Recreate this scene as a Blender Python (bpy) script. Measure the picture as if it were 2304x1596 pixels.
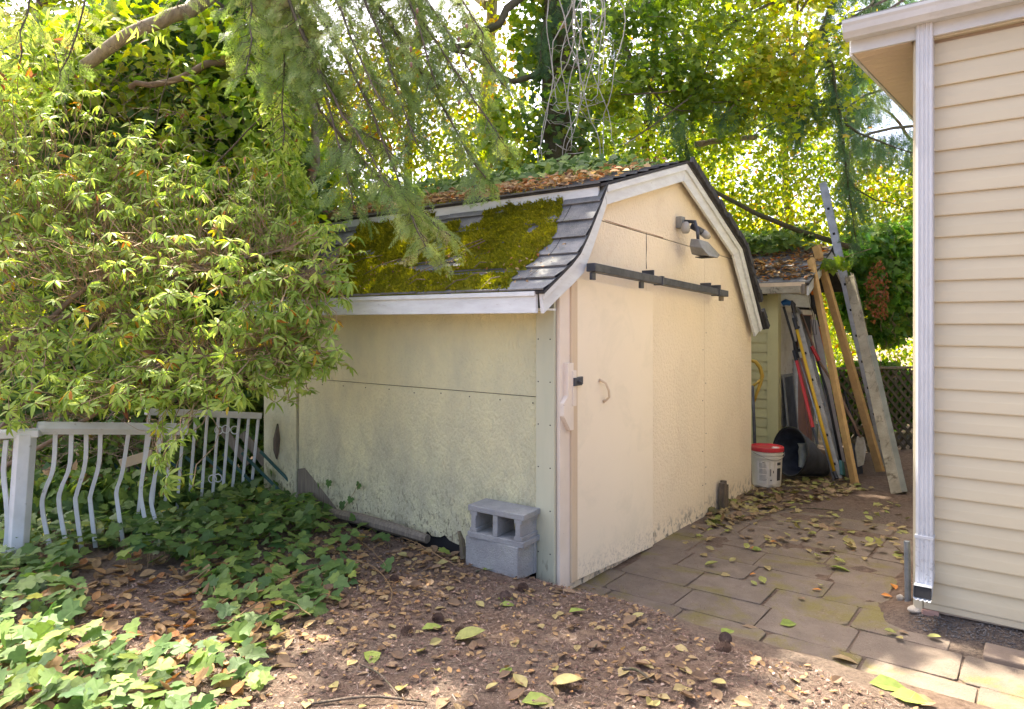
import bpy, math, random
import numpy as np
from mathutils import Vector, Matrix
random.seed(7); rng = np.random.default_rng(11)
PI = math.pi
for o in list(bpy.data.objects): bpy.data.objects.remove(o)
SC = bpy.context.scene
C = SC.collection
# ------------------------------------------------------------------ camera
F, CX, HY, CAMH = 1580.0, 1152.0, 725.0, 1.45          # focal (px of a 2304 wide picture), centre, horizon row, height
cam = bpy.data.cameras.new('camera'); camo = bpy.data.objects.new('camera', cam); C.objects.link(camo)
camo.location = (0, 0, CAMH); camo.rotation_euler = (PI/2, 0, 0)
cam.sensor_width = 36; cam.lens = F/2304*36; cam.shift_y = -(798-HY)/2304
cam.clip_start = .05; cam.clip_end = 1500
SC.camera = camo
# ------------------------------------------------------------------ light
AZ, EL = math.radians(-32), math.radians(58)             # sun: ahead and to the left of the view, above the trees
SUN = Vector((math.sin(AZ)*math.cos(EL), math.cos(AZ)*math.cos(EL), math.sin(EL)))
W = bpy.data.worlds.new('World'); SC.world = W; W.use_nodes = True
wn = W.node_tree; bg = wn.nodes['Background']; sky = wn.nodes.new('ShaderNodeTexSky')
sky.sky_type = 'NISHITA'; sky.sun_disc = False; sky.sun_elevation = EL; sky.sun_rotation = AZ % (2*PI)
sky.air_density = .55; sky.dust_density = 6; sky.ozone_density = 0
bg.inputs[1].default_value = .15
wn.links.new(sky.outputs[0], bg.inputs[0])
sl = bpy.data.lights.new('sun', 'SUN'); so = bpy.data.objects.new('sun', sl); C.objects.link(so)
sl.energy = 4.1; sl.angle = math.radians(.5); sl.color = (1, .91, .74)
so.rotation_euler = (-SUN).to_track_quat('-Z', 'Y').to_euler(); so.location = (-8, 10, 14)
vs = SC.view_settings; vs.view_transform = 'Standard'; vs.look = 'None'; vs.gamma = 1; vs.use_curve_mapping = False
vs.exposure = 2.38
SC.cycles.max_bounces = 8; SC.cycles.transparent_max_bounces = 8
# ------------------------------------------------------------------ frames of reference
u = np.array([.610, .792]); u /= np.linalg.norm(u); v = np.array([-u[1], u[0]])
P0 = np.array([.254, 4.09])                              # near corner of the shed
U3 = np.array([u[0], u[1], 0.]); V3 = np.array([v[0], v[1], 0.]); Z3 = np.array([0, 0, 1.])
def SH(s, t, z):
    p = P0 + s*u + t*v; return np.array([p[0], p[1], z])
H0 = np.array([2.165, 3.80])                             # corner of the house
def HP(a, o, z):
    p = H0 - v*a - u*o; return np.array([p[0], p[1], z])
def at(px, py, d):                                       # a point at distance d ahead of the camera
    return np.array([(px-CX)/F*d, d, CAMH-(py-HY)/F*d])
def st(x, y):
    dx = x-P0[0]; dy = y-P0[1]; return dx*u[0]+dy*u[1], dx*v[0]+dy*v[1]
def sst(a, b, x):
    k = np.clip((x-a)/(b-a), 0, 1); return k*k*(3-2*k)
_ph = np.random.default_rng(5).uniform(0, 6.28, (24, 4)); _dr = np.random.default_rng(6).normal(size=(24, 3))
_dr /= np.linalg.norm(_dr, axis=1)[:, None]
def n3(p, f=1.0):                                        # cheap smooth noise about -1..1
    p = np.asarray(p, float); r = 0
    for i in range(8): r = r + np.sin(p @ (_dr[i]*f*(1+.35*i)) + _ph[i, 0])*(1/(1+.25*i))
    return r/2.6
def gh(x, y):
    x = np.asarray(x, float); y = np.asarray(y, float)
    s, t = st(x, y)
    z = -.166*sst(-.22, .17, s)
    z = z + .03*sst(-.1, -.8, s)
    z = z + .07*sst(.72, .98, s)*sst(-1.5, -1.75, t)
    q = np.stack([x, y, x*0], -1)
    z = z + .012*n3(q, 3.1)*(1-.7*sst(0, .3, s)) + (.006*n3(q+3, 13) + .003*n3(q+9, 34))*(1-.5*sst(0, .3, s))
    return z
def G(px, py):                                           # where the view ray meets the ground
    z = 0.
    for _ in range(6):
        d = (CAMH-z)*F/max(py-HY, 30); x = (px-CX)/F*d; z = float(gh(x, d))
    return np.array([x, d, z])
# ------------------------------------------------------------------ objects
ORG = {}
def thing(name, label, cat, loc=(0, 0, 0), group=None, kind=None):
    o = bpy.data.objects.new(name, None); C.objects.link(o); o.location = tuple(loc); o.empty_display_size = .1
    if label: o['label'] = label
    if cat: o['category'] = cat
    if group: o['group'] = group
    if kind: o['kind'] = kind
    ORG[o.name] = np.array(loc, float); return o
def tag(o, label=None, cat=None, group=None, kind=None):
    if label: o['label'] = label
    if cat: o['category'] = cat
    if group: o['group'] = group
    if kind: o['kind'] = kind
    return o
def link(name, me, parent=None, world=None, smooth=False):
    o = bpy.data.objects.new(name, me); C.objects.link(o)
    if parent is not None:
        o.parent = parent; ORG[o.name] = ORG[parent.name]
        if world is not None: o.matrix_local = Matrix.Translation(-Vector(ORG[parent.name])) @ world
    else:
        ORG[o.name] = np.zeros(3)
        if world is not None: o.matrix_world = world
    return o
def mkmesh(name, V, Fc, m=None, smooth=False, tint=None):
    me = bpy.data.meshes.new(name); me.from_pydata([tuple(map(float, p)) for p in V], [], [tuple(map(int, f)) for f in Fc])
    if m: me.materials.append(m)
    if smooth: me.polygons.foreach_set('use_smooth', [True]*len(me.polygons))
    if tint is not None:
        a = me.attributes.new('tint', 'FLOAT', 'POINT'); a.data.foreach_set('value', np.full(len(V), tint, 'f') if np.isscalar(tint) else np.asarray(tint, 'f'))
    me.update(); return me
class MB:
    def __init__(s): s.v = []; s.f = []
    def add(s, V, Fc):
        n = len(s.v); s.v += [np.array(p, float) for p in V]; s.f += [tuple(i+n for i in f) for f in Fc]; return s
    def box(s, c, ax, h):                                # centre, 3 axes, half sizes
        c = np.array(c, float); A = [np.array(a, float)*k for a, k in zip(ax, h)]
        P = [c+i*A[0]+j*A[1]+k*A[2] for i in (-1, 1) for j in (-1, 1) for k in (-1, 1)]
        F6 = [(0, 1, 3, 2), (4, 6, 7, 5), (0, 4, 5, 1), (2, 3, 7, 6), (0, 2, 6, 4), (1, 5, 7, 3)]
        if np.dot(np.cross(A[0], A[1]), A[2]) < 0: F6 = [f[::-1] for f in F6]
        return s.add(P, F6)
    def bar(s, a, b, w, d, up=(0, 0, 1), roll=0):        # rectangular bar from a to b, w across, d deep
        a = np.array(a, float); b = np.array(b, float); L = np.linalg.norm(b-a); y = (b-a)/L
        x = np.cross(y, np.array(up, float)); x /= np.linalg.norm(x); z = np.cross(x, y)
        x, z = x*math.cos(roll)+z*math.sin(roll), -x*math.sin(roll)+z*math.cos(roll)
        return s.box((a+b)/2, (x, y, z), (w/2, L/2, d/2))
    def tube(s, P, R, n=8, cap=True, flat=None):
        P = [np.array(p, float) for p in P]; m = len(P)
        if np.isscalar(R): R = [R]*m
        rings = []; pn = None
        for i in range(m):
            t = P[min(i+1, m-1)]-P[max(i-1, 0)]; t = t/(np.linalg.norm(t)+1e-9)
            if pn is None:
                r = np.array([0, 0, 1.]) if abs(t[2]) < .9 else np.array([1., 0, 0]); pn = np.cross(t, r)
            pn = pn-t*np.dot(pn, t); pn = pn/(np.linalg.norm(pn)+1e-9); b = np.cross(t, pn)
            rings.append([P[i]+R[i]*(pn*math.cos(2*PI*k/n)+b*math.sin(2*PI*k/n)) for k in range(n)])
        V = [p for r in rings for p in r]; Fc = []
        for i in range(m-1):
            for k in range(n):
                a = i*n+k; b2 = i*n+(k+1) % n; Fc.append((a, b2, b2+n, a+n))
        if cap: Fc.append(tuple(range(n))[::-1]); Fc.append(tuple((m-1)*n+k for k in range(n)))
        return s.add(V, Fc)
    def sweep(s, P, prof, X, closed=True, cap=True):     # prof: list of (a,b); X: list of (A,B) axes for each path point
        n = len(prof); V = []
        for p, (A, B) in zip(P, X):
            for a, b in prof: V.append(np.array(p)+a*np.array(A)+b*np.array(B))
        Fc = []
        for i in range(len(P)-1):
            for k in range(n if closed else n-1):
                a = i*n+k; b = i*n+(k+1) % n; Fc.append((a, b, b+n, a+n))
        if cap and closed: Fc.append(tuple(range(n))[::-1]); Fc.append(tuple((len(P)-1)*n+k for k in range(n)))
        return s.add(V, Fc)
    def lathe(s, c, prof, n=28):                         # prof: (r,z)
        V = [np.array(c)+np.array([r*math.cos(2*PI*k/n), r*math.sin(2*PI*k/n), z]) for r, z in prof for k in range(n)]
        Fc = [(i*n+k, i*n+(k+1) % n, (i+1)*n+(k+1) % n, (i+1)*n+k) for i in range(len(prof)-1) for k in range(n)]
        return s.add(V, Fc)
    def build(s, name, m, parent=None, bevel=0, smooth=False, fixn=True):
        off = ORG[parent.name] if parent is not None else np.zeros(3)
        me = mkmesh(name, [p-off for p in s.v], s.f, m, smooth)
        o = link(name, me, parent)
        if fixn and len(s.f) < 4000:
            import bmesh
            b = bmesh.new(); b.from_mesh(me); bmesh.ops.recalc_face_normals(b, faces=b.faces); b.to_mesh(me); b.free()
        if bevel:
            k = o.modifiers.new('edge', 'BEVEL'); k.width = bevel; k.segments = 2; k.limit_method = 'ANGLE'; k.angle_limit = math.radians(50)
        return o
def box_part(name, c, ax, h, m, parent, bevel=.003): return MB().box(c, ax, h).build(name, m, parent, bevel)
AX = (U3, V3, Z3)
# ------------------------------------------------------------------ materials
def nt(m): return m.node_tree.nodes, m.node_tree.links
def rgb(c): return (c[0], c[1], c[2], 1)
def pos_node(N, L, stretch=None, obj=False):
    if obj:
        g = N.new('ShaderNodeTexCoord').outputs['Object']
    else: g = N.new('ShaderNodeNewGeometry').outputs['Position']
    if stretch:
        mp = N.new('ShaderNodeMapping'); mp.inputs['Rotation'].default_value = (0, 0, -math.atan2(u[1], u[0]))
        L.new(g, mp.inputs['Vector']); m2 = N.new('ShaderNodeMapping'); m2.inputs['Scale'].default_value = stretch
        L.new(mp.outputs[0], m2.inputs['Vector']); return m2.outputs[0]
    return g
def noise(N, L, co, scale, detail=5, rough=.6, dist=0):
    n = N.new('ShaderNodeTexNoise'); n.inputs['Scale'].default_value = scale; n.inputs['Detail'].default_value = detail
    n.inputs['Roughness'].default_value = rough; n.inputs['Distortion'].default_value = dist; L.new(co, n.inputs['Vector']); return n.outputs['Fac']
def rng_node(N, L, x, a, b, c=0, d=1):
    r = N.new('ShaderNodeMapRange'); r.inputs[1].default_value = a; r.inputs[2].default_value = b; r.inputs[3].default_value = c; r.inputs[4].default_value = d
    r.clamp = True; L.new(x, r.inputs[0]); return r.outputs[0]
def mixc(N, L, f, a, b):
    x = N.new('ShaderNodeMix'); x.data_type = 'RGBA'
    if isinstance(f, float): x.inputs[0].default_value = f
    else: L.new(f, x.inputs[0])
    for i, c in ((6, a), (7, b)):
        if isinstance(c, tuple): x.inputs[i].default_value = rgb(c)
        else: L.new(c, x.inputs[i])
    return x.outputs[2]
def mul(N, L, a, b):
    x = N.new('ShaderNodeMath'); x.operation = 'MULTIPLY'
    for i, c in ((0, a), (1, b)):
        if isinstance(c, (int, float)): x.inputs[i].default_value = c
        else: L.new(c, x.inputs[i])
    return x.outputs[0]
def mat(name, c1, c2=None, scale=4, rough=.7, metal=0, bump=0, bscale=60, bdist=.004, stretch=None, stains=(), speck=None, obj=False, rand=0, lo=.38, hi=.62, spec=.4):
    """c1/c2 blotches; stains: (colour, scale, lo, hi, zlow, zhigh, strength) worn or dirty spots; speck: (colour, scale, threshold)"""
    m = bpy.data.materials.new(name); m.use_nodes = True; N, L = nt(m); P = N['Principled BSDF']
    co = pos_node(N, L, stretch, obj); P.inputs['Roughness'].default_value = rough; P.inputs['Metallic'].default_value = metal
    P.inputs['Specular IOR Level'].default_value = spec
    col = c1
    if c2: col = mixc(N, L, rng_node(N, L, noise(N, L, co, scale), lo, hi), c1, c2)
    if rand:
        oi = N.new('ShaderNodeObjectInfo'); h = N.new('ShaderNodeHueSaturation'); L.new(rng_node(N, L, oi.outputs['Random'], 0, 1, 1-rand, 1+rand), h.inputs['Value'])
        if isinstance(col, tuple): h.inputs['Color'].default_value = rgb(col)
        else: L.new(col, h.inputs['Color'])
        col = h.outputs[0]
    for sn in stains:
        sc, ssc, lo2, hi2, z0, z1, k = sn[:7]
        f = rng_node(N, L, noise(N, L, co, ssc, 8, .68, .6), lo2, hi2)
        if z0 is not None:
            sp = N.new('ShaderNodeSeparateXYZ'); L.new(N.new('ShaderNodeNewGeometry').outputs['Position'], sp.inputs[0])
            f = mul(N, L, f, rng_node(N, L, sp.outputs[2], z0, z1, 1, 0))
        col = mixc(N, L, mul(N, L, f, k), col, sc)
    if speck:
        f = rng_node(N, L, noise(N, L, co, speck[1], 2, .5), speck[2], speck[2]+.05)
        col = mixc(N, L, f, col, speck[0])
    if isinstance(col, tuple): P.inputs['Base Color'].default_value = rgb(col)
    else: L.new(col, P.inputs['Base Color'])
    if bump:
        b = N.new('ShaderNodeBump'); b.inputs['Strength'].default_value = bump; b.inputs['Distance'].default_value = bdist
        L.new(noise(N, L, co, bscale, 6, .6, .3), b.inputs['Height']); L.new(b.outputs[0], P.inputs['Normal'])
    return m
def leafmat(name, stops, trans=.45, rough=.45, spec=.4, tval=1.7, tsat=1.15):
    m = bpy.data.materials.new(name); m.use_nodes = True; N, L = nt(m); P = N['Principled BSDF']
    a = N.new('ShaderNodeAttribute'); a.attribute_name = 'tint'
    r = N.new('ShaderNodeValToRGB'); L.new(a.outputs['Fac'], r.inputs[0]); e = r.color_ramp.elements
    while len(e) < len(stops): e.new(.5)
    for k, (p, c) in enumerate(stops): e[k].position = p; e[k].color = rgb(c)
    mo = noise(N, L, pos_node(N, L), 35, 3)
    h0 = N.new('ShaderNodeHueSaturation'); L.new(r.outputs[0], h0.inputs['Color']); L.new(rng_node(N, L, mo, .3, .7, .8, 1.2), h0.inputs['Value'])
    L.new(h0.outputs[0], P.inputs['Base Color'])
    P.inputs['Roughness'].default_value = rough; P.inputs['Specular IOR Level'].default_value = spec
    h = N.new('ShaderNodeHueSaturation'); h.inputs['Value'].default_value = tval; h.inputs['Saturation'].default_value = tsat; L.new(h0.outputs[0], h.inputs['Color'])
    t = N.new('ShaderNodeBsdfTranslucent'); L.new(h.outputs[0], t.inputs['Color'])
    x = N.new('ShaderNodeMixShader'); x.inputs[0].default_value = trans
    L.new(P.outputs[0], x.inputs[1]); L.new(t.outputs[0], x.inputs[2]); L.new(x.outputs[0], N['Material Output'].inputs['Surface'])
    return m
mt = {}
mt['white'] = mat('white_paint', (.67, .70, .70), (.59, .61, .61), 6, .55, bump=.25, bscale=40, stretch=(1, 1, 4), stains=[((.28, .24, .19), 14, .60, .72, None, 0, .55)])
mt['front'] = mat('cream_panel_front', (.84, .72, .54), (.80, .69, .52), 2.2, .75, bump=1, bscale=42, bdist=.012, stretch=(1.3, 1.3, 1),
    stains=[((.07, .065, .06), 16, .50, .62, -.16, .02, .95), ((.60, .40, .25), 2.2, .55, .75, None, 0, .3), ((.30, .24, .16), 60, .68, .75, -.2, .5, .6)])
mt['door'] = mat('cream_door_paint', (.84, .73, .56), (.82, .71, .54), 1.3, .6, bump=.2, bscale=140, bdist=.002,
    stains=[((.30, .25, .21), 45, .48, .62, -.16, .06, .75), ((.62, .56, .42), 3, .5, .7, None, 0, .4)])
mt['side'] = mat('weathered_yellow_wall', (.73, .68, .41), (.62, .59, .38), 1.7, .8, bump=1, bscale=36, bdist=.016, stretch=(1, 1.8, 1),
    stains=[((.42, .39, .29), 3, .42, .66, .2, 1.25, .6), ((.36, .31, .20), 30, .54, .62, -.1, 1.5, .4), ((.64, .60, .46), 9, .50, .66, -.1, .5, .6), ((.10, .075, .05), 24, .545, .59, -.1, .5, .95), ((.30, .27, .17), 6, .50, .62, -.1, .9, .5), ((.16, .13, .08), 55, .70, .73, None, 0, .8)])
mt['cornerb'] = mat('grey_green_trim', (.48, .48, .34), (.55, .53, .38), 3, .75, bump=.5, bscale=30, stretch=(1, 1, .15), stains=[((.16, .13, .09), 26, .58, .66, -.1, .5, .8)])
mt['trimc'] = mat('cream_trim', (.66, .52, .35), (.58, .45, .31), 3, .65, bump=.3, bscale=30, stretch=(3, 3, .3), stains=[((.24, .17, .10), 25, .62, .7, None, 0, .7)])
mt['stripc'] = mat('pale_cream_board', (.76, .66, .55), (.70, .60, .48), 3, .65, bump=.3, bscale=60, stains=[((.2, .16, .12), 40, .66, .72, None, 0, .7)])
mt['shingle'] = mat('grey_asphalt_shingle', (.14, .145, .15), (.20, .20, .20), 9, .95, bump=.9, bscale=260, bdist=.004, rand=.22, stains=[((.12, .14, .05), 7, .56, .7, None, 0, .6)], speck=((.30, .30, .30), 300, .60), spec=.08)
mt['edge'] = mat('dark_shingle_edge', (.035, .035, .04), (.06, .06, .06), 20, .9, bump=.5)
mt['moss'] = leafmat('moss', [(0, (.14, .15, .02)), (.5, (.27, .27, .03)), (.85, (.42, .39, .05)), (1, (.13, .085, .04))], .35, .9, .1)
mt['steel'] = mat('dark_painted_steel', (.045, .05, .06), (.08, .085, .10), 14, .5, .3, bump=.2, stains=[((.16, .11, .08), 40, .66, .72, None, 0, .6)])
mt['grey'] = mat('grey_metal', (.20, .205, .20), (.28, .28, .26), 12, .55, .3)
mt['lampglass'] = mat('lamp_glass', (.33, .32, .29), None, rough=.15)
mt['block'] = mat('concrete_block', (.27, .27, .27), (.35, .35, .34), 8, .95, bump=1, bscale=110, bdist=.008, obj=True, stains=[((.24, .25, .20), 9, .52, .68, None, 0, .5), ((.22, .13, .07), 13, .66, .74, None, 0, .6)], speck=((.18, .18, .19), 240, .63))
mt['siding'] = mat('cream_vinyl_siding', (.54, .485, .345), (.505, .45, .325), 1.2, .48, bump=.2, bscale=9, bdist=.004, stretch=(1, .5, 2), rand=.035, spec=.3, stains=[((.36, .31, .21), 4, .50, .75, -.1, .8, .5), ((.42, .37, .27), 1.6, .5, .8, None, 0, .3)])
mt['gutter'] = mat('white_gutter_paint', (.55, .57, .57), (.49, .51, .51), 5, .35, stains=[((.35, .33, .30), 12, .6, .75, None, 0, .4)])
mt['down'] = mat('downspout_paint', (.56, .58, .60), (.51, .53, .55), 5, .38, stains=[((.10, .09, .09), 45, .56, .62, -.1, .45, .85), ((.40, .38, .36), 9, .6, .75, None, 0, .35)])
mt['soffit'] = mat('beige_soffit', (.55, .44, .34), None, rough=.6, bump=.2)
mt['darkhole'] = mat('dark_inside', (.02, .02, .022), None, rough=.9)
mt['siding2'] = mat('yellow_siding', (.50, .47, .24), (.46, .43, .22), 3, .6, rand=.05, stains=[((.22, .2, .12), 14, .62, .75, None, 0, .5)])
mt['siding3'] = mat('dirty_white_siding', (.60, .57, .48), (.50, .46, .38), 4, .6, rand=.06, stains=[((.36, .25, .15), 7, .55, .72, None, 0, .7)])
mt['oldwood'] = mat('old_grey_wood', (.24, .20, .15), (.15, .125, .095), 9, .85, bump=.8, bscale=22, bdist=.006, stretch=(6, 6, .5), stains=[((.07, .055, .04), 14, .58, .68, None, 0, .8)])
mt['lumber'] = mat('fresh_lumber', (.58, .37, .15), (.50, .31, .12), 16, .65, bump=.25, bscale=30, obj=True, rand=.08, stains=[((.26, .13, .05), 22, .68, .72, None, 0, .8)])
mt['peeled'] = mat('peeling_white_beam', (.38, .34, .25), (.28, .25, .18), 7, .85, bump=.8, bscale=26, bdist=.006, stains=[((.13, .105, .065), 11, .54, .64, None, 0, .85), ((.42, .40, .06), 6, .68, .74, None, 0, .5)])
mt['greyboard'] = mat('grey_green_board', (.25, .26, .22), (.19, .20, .17), 7, .8, bump=.4)
mt['alu'] = mat('weathered_aluminium', (.42, .40, .35), (.33, .31, .27), 18, .5, .35, bump=.2, stains=[((.15, .12, .08), 30, .6, .7, None, 0, .6)])
mt['alu2'] = mat('bright_aluminium', (.42, .45, .50), (.32, .34, .38), 14, .45, .45)
mt['yellow'] = mat('yellow_paint', (.60, .36, .02), None, rough=.5); mt['yellow2'] = mat('faded_yellow_plastic', (.42, .28, .04), None, rough=.5)
mt['red'] = mat('red_plastic', (.50, .025, .03), None, rough=.4); mt['redlid'] = mat('red_lid', (.52, .03, .04), (.42, .03, .04), 12, .4)
mt['black'] = mat('black_plastic', (.016, .017, .02), None, rough=.5); mt['drum'] = mat('scuffed_black_plastic', (.022, .025, .035), (.05, .055, .07), 9, .6, bump=.3)
mt['blue'] = mat('blue_plastic', (.02, .10, .28), None, rough=.4); mt['navy'] = mat('navy_plastic', (.012, .022, .06), (.03, .04, .07), 8, .5)
mt['orange'] = mat('orange_plastic', (.60, .17, .02), None, rough=.5); mt['teal'] = mat('teal_board', (.05, .17, .17), (.04, .12, .12), 9, .6)
mt['pink'] = mat('faded_red_wood', (.30, .14, .10), (.24, .12, .09), 7, .7); mt['lilac'] = mat('grey_lilac_board', (.34, .32, .36), (.28, .26, .29), 8, .7)
mt['brownpole'] = mat('worn_wood_handle', (.20, .12, .08), (.28, .18, .12), 12, .6)
mt['bucket'] = mat('dirty_white_bucket', (.62, .58, .50), (.55, .52, .45), 6, .5, stains=[((.25, .22, .17), 9, .58, .72, None, 0, .6)])
mt['ink'] = mat('black_print', (.05, .05, .055), None, rough=.6); mt['inkg'] = mat('grey_print', (.22, .21, .20), None, rough=.6)
mt['paper'] = mat('label_paper', (.66, .62, .57), (.58, .55, .50), 9, .6)
mt['fence'] = mat('white_fence_paint', (.70, .70, .70), (.60, .60, .59), 6, .45, bump=.15, stains=[((.30, .27, .22), 22, .62, .7, None, 0, .6)])
mt['greenslat'] = mat('dark_green_slat', (.02, .07, .06), (.03, .09, .08), 6, .5)
mt['pipe'] = mat('galvanised_pipe', (.30, .33, .36), (.22, .25, .28), 15, .45, .6, stains=[((.22, .10, .04), 20, .56, .7, -.2, .0, .8)])
mt['brickp'] = mat('pink_brick', (.42, .26, .20), (.36, .22, .18), 20, .85, bump=.6)
mt['stone'] = mat('pale_stone', (.42, .38, .32), (.30, .27, .23), 20, .85, bump=.6); mt['mossstone'] = mat('mossy_stone', (.12, .11, .03), (.08, .07, .04), 16, .95, bump=1, bscale=90)
mt['lattice'] = mat('brown_lattice', (.10, .085, .055), (.07, .06, .04), 10, .8, bump=.4)
mt['bark'] = mat('grey_brown_bark', (.17, .13, .095), (.10, .08, .06), 12, .95, bump=1, bscale=30, bdist=.02, stretch=(2, 2, .6), stains=[((.10, .11, .03), 5, .52, .66, None, 0, .6)])
mt['barkp'] = mat('pale_bark', (.36, .30, .22), (.26, .21, .15), 9, .9, bump=1, bscale=22, bdist=.02, stretch=(2, 2, .5))
mt['barkm'] = mat('mossy_bark', (.08, .085, .035), (.11, .09, .055), 7, .95, bump=1, bscale=24, bdist=.03)
mt['twig'] = mat('tan_twigs', (.22, .155, .10), (.15, .105, .07), 9, .8); mt['twigt'] = mat('light_tan_twigs', (.36, .24, .14), (.26, .17, .10), 9, .8); mt['twigp'] = mat('pale_twigs', (.46, .43, .38), (.34, .31, .26), 9, .8)
mt['stemr'] = mat('vine_stem', (.24, .15, .07), None, rough=.7)
mt['cone'] = mat('pine_cone_scales', (.10, .06, .045), (.16, .10, .07), 60, .8)
mt['plastic_bag'] = mat('pale_plastic', (.40, .40, .32), (.25, .26, .22), 14, .4)
# soil
def soilmat():
    m = bpy.data.materials.new('soil'); m.use_nodes = True; N, L = nt(m); P = N['Principled BSDF']; co = pos_node(N, L)
    a = mixc(N, L, rng_node(N, L, noise(N, L, co, 26, 8, .7), .35, .65), (.105, .07, .05), (.25, .18, .135))
    b = mixc(N, L, rng_node(N, L, noise(N, L, co, 1.3, 5, .6), .42, .62), a, mixc(N, L, rng_node(N, L, noise(N, L, co, 55, 6, .7), .4, .6), (.11, .085, .07), (.21, .165, .13)))
    c = mixc(N, L, rng_node(N, L, noise(N, L, co, 110, 4, .7), .62, .70), b, (.32, .24, .18))
    c = mixc(N, L, rng_node(N, L, noise(N, L, co, 90, 4, .7), .36, .30), c, (.035, .025, .022))
    L.new(c, P.inputs['Base Color']); P.inputs['Roughness'].default_value = .95; P.inputs['Specular IOR Level'].default_value = .15
    bp = N.new('ShaderNodeBump'); bp.inputs['Strength'].default_value = 1; bp.inputs['Distance'].default_value = .02
    L.new(noise(N, L, co, 85, 10, .8), bp.inputs['Height']); L.new(bp.outputs[0], P.inputs['Normal']); return m
mt['soil'] = soilmat()
mt['paver'] = mat('grey_brown_paver', (.145, .115, .088), (.195, .155, .12), 5, .9, bump=1, bscale=110, bdist=.007, rand=.07,
    stains=[((.16, .135, .03), 1.9, .50, .60, None, 0, .8), ((.12, .085, .065), 5, .52, .68, None, 0, .55), ((.07, .05, .04), 40, .62, .70, None, 0, .6)], speck=((.26, .21, .17), 260, .64))
mt['kerb'] = mat('pale_concrete', (.20, .155, .12), (.17, .13, .10), 7, .9, bump=.7, bscale=120, stains=[((.10, .08, .06), 12, .60, .68, None, 0, .7)])
mt['gravel'] = mat('dark_grit', (.07, .065, .065), (.13, .12, .115), 60, .95, bump=.8)
# leaves
mt['rhodo'] = leafmat('rhododendron_leaf', [(0, (.15, .24, .045)), (.45, (.31, .41, .085)), (.86, (.50, .56, .16)), (.93, (.45, .40, .04)), (.97, (.50, .20, .03)), (1, (.22, .09, .05))], .42, .5, .3, 1.8)
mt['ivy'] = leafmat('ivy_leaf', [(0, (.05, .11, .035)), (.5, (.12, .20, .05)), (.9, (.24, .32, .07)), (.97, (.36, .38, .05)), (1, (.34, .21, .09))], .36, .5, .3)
mt['ivy_painted_lit'] = leafmat('painted_backlit_ivy_leaf', [(0, (.09, .19, .04)), (.5, (.23, .34, .05)), (.9, (.40, .46, .06)), (1, (.44, .40, .06))], .55, .4, .5)  # brighter copy of the ivy leaf, backlight painted into its colour
mt['maple'] = leafmat('autumn_maple_leaf', [(0, (.09, .16, .03)), (.4, (.19, .26, .035)), (.78, (.36, .36, .04)), (.95, (.52, .36, .04)), (1, (.58, .19, .04))], .58, .5, .3, 1.9)
mt['wood'] = leafmat('woodland_leaf', [(0, (.06, .12, .025)), (.35, (.17, .235, .035)), (.75, (.33, .36, .045)), (.95, (.40, .34, .05)), (1, (.42, .20, .04))], .55, .5, .3, 1.8)
mt['bushr'] = leafmat('green_bush_leaf', [(0, (.06, .16, .035)), (.6, (.15, .28, .05)), (.93, (.30, .38, .06)), (1, (.28, .12, .06))], .45, .45, .4)
mt['needle'] = leafmat('hemlock_needles', [(0, (.11, .18, .055)), (.5, (.23, .31, .085)), (.85, (.42, .46, .14)), (1, (.36, .30, .13))], .42, .5, .4)
mt['fir'] = leafmat('fir_needles', [(0, (.05, .11, .05)), (.6, (.11, .19, .07)), (1, (.22, .28, .10))], .35, .5, .3)
mt['litter'] = leafmat('dry_leaf', [(0, (.14, .085, .045)), (.35, (.27, .175, .09)), (.6, (.36, .25, .12)), (.8, (.34, .13, .045)), (1, (.10, .06, .045))], .2, .7, .2)
mt['fallen'] = leafmat('fallen_leaf', [(0, (.13, .08, .05)), (.4, (.27, .185, .105)), (.62, (.33, .275, .11)), (.8, (.24, .29, .06)), (.9, (.11, .19, .04)), (1, (.50, .20, .04))], .15, .6, .3)
mt['needlelit'] = leafmat('dry_needles', [(0, (.06, .035, .028)), (.5, (.17, .105, .08)), (.85, (.30, .21, .16)), (1, (.42, .36, .32))], 0, .8, .2)
# ------------------------------------------------------------------ leaf templates
def T_oval(k=3, w=.5, fold=.25, bend=.15):               # pointed leaf along +y, length 1
    ys = np.linspace(0, 1, k+2); V = []; Fc = []
    for y in ys:
        hw = .5*w*math.sin(PI*min(y**.8, 1))**.9 if 0 < y < 1 else 0
        z = -bend*y*y
        if hw == 0: V.append((0, y, z))
        else: V += [(-hw, y, z+fold*hw), (0, y, z), (hw, y, z+fold*hw)]
    Fc.append((0, 2, 1)); Fc.append((0, 3, 2))
    for i in range(k-1):
        a = 1+3*i; Fc += [(a, a+1, a+4, a+3), (a+1, a+2, a+5, a+4)]
    a = 1+3*(k-1); e = len(V)-1; Fc += [(a, a+1, e), (a+1, a+2, e)]
    return np.array(V), Fc
def T_lobed(pts, fold=.12, bend=.12):                    # outline half as (x,y), mirrored; fan from the stalk point along the midrib
    R = [p for p in pts]; V = [(0, 0, 0), (0, .45, 0), (0, 1, 0)]
    r0 = len(V); V += [(x, y, 0) for x, y in R]; l0 = len(V); V += [(-x, y, 0) for x, y in R]
    n = len(R); Fc = []
    mids = [0 if y < .25 else 1 for x, y in R]
    for i in range(n-1):
        Fc.append((1, r0+i, r0+i+1)); Fc.append((1, l0+i+1, l0+i))
    Fc += [(0, r0, 1), (0, 1, l0), (1, r0+n-1, 2), (1, 2, l0+n-1)]
    V = np.array(V, float); V[:, 2] = fold*np.abs(V[:, 0])-bend*(V[:, 1]-.4)**2-.25*V[:, 0]**2
    return V, Fc
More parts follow.
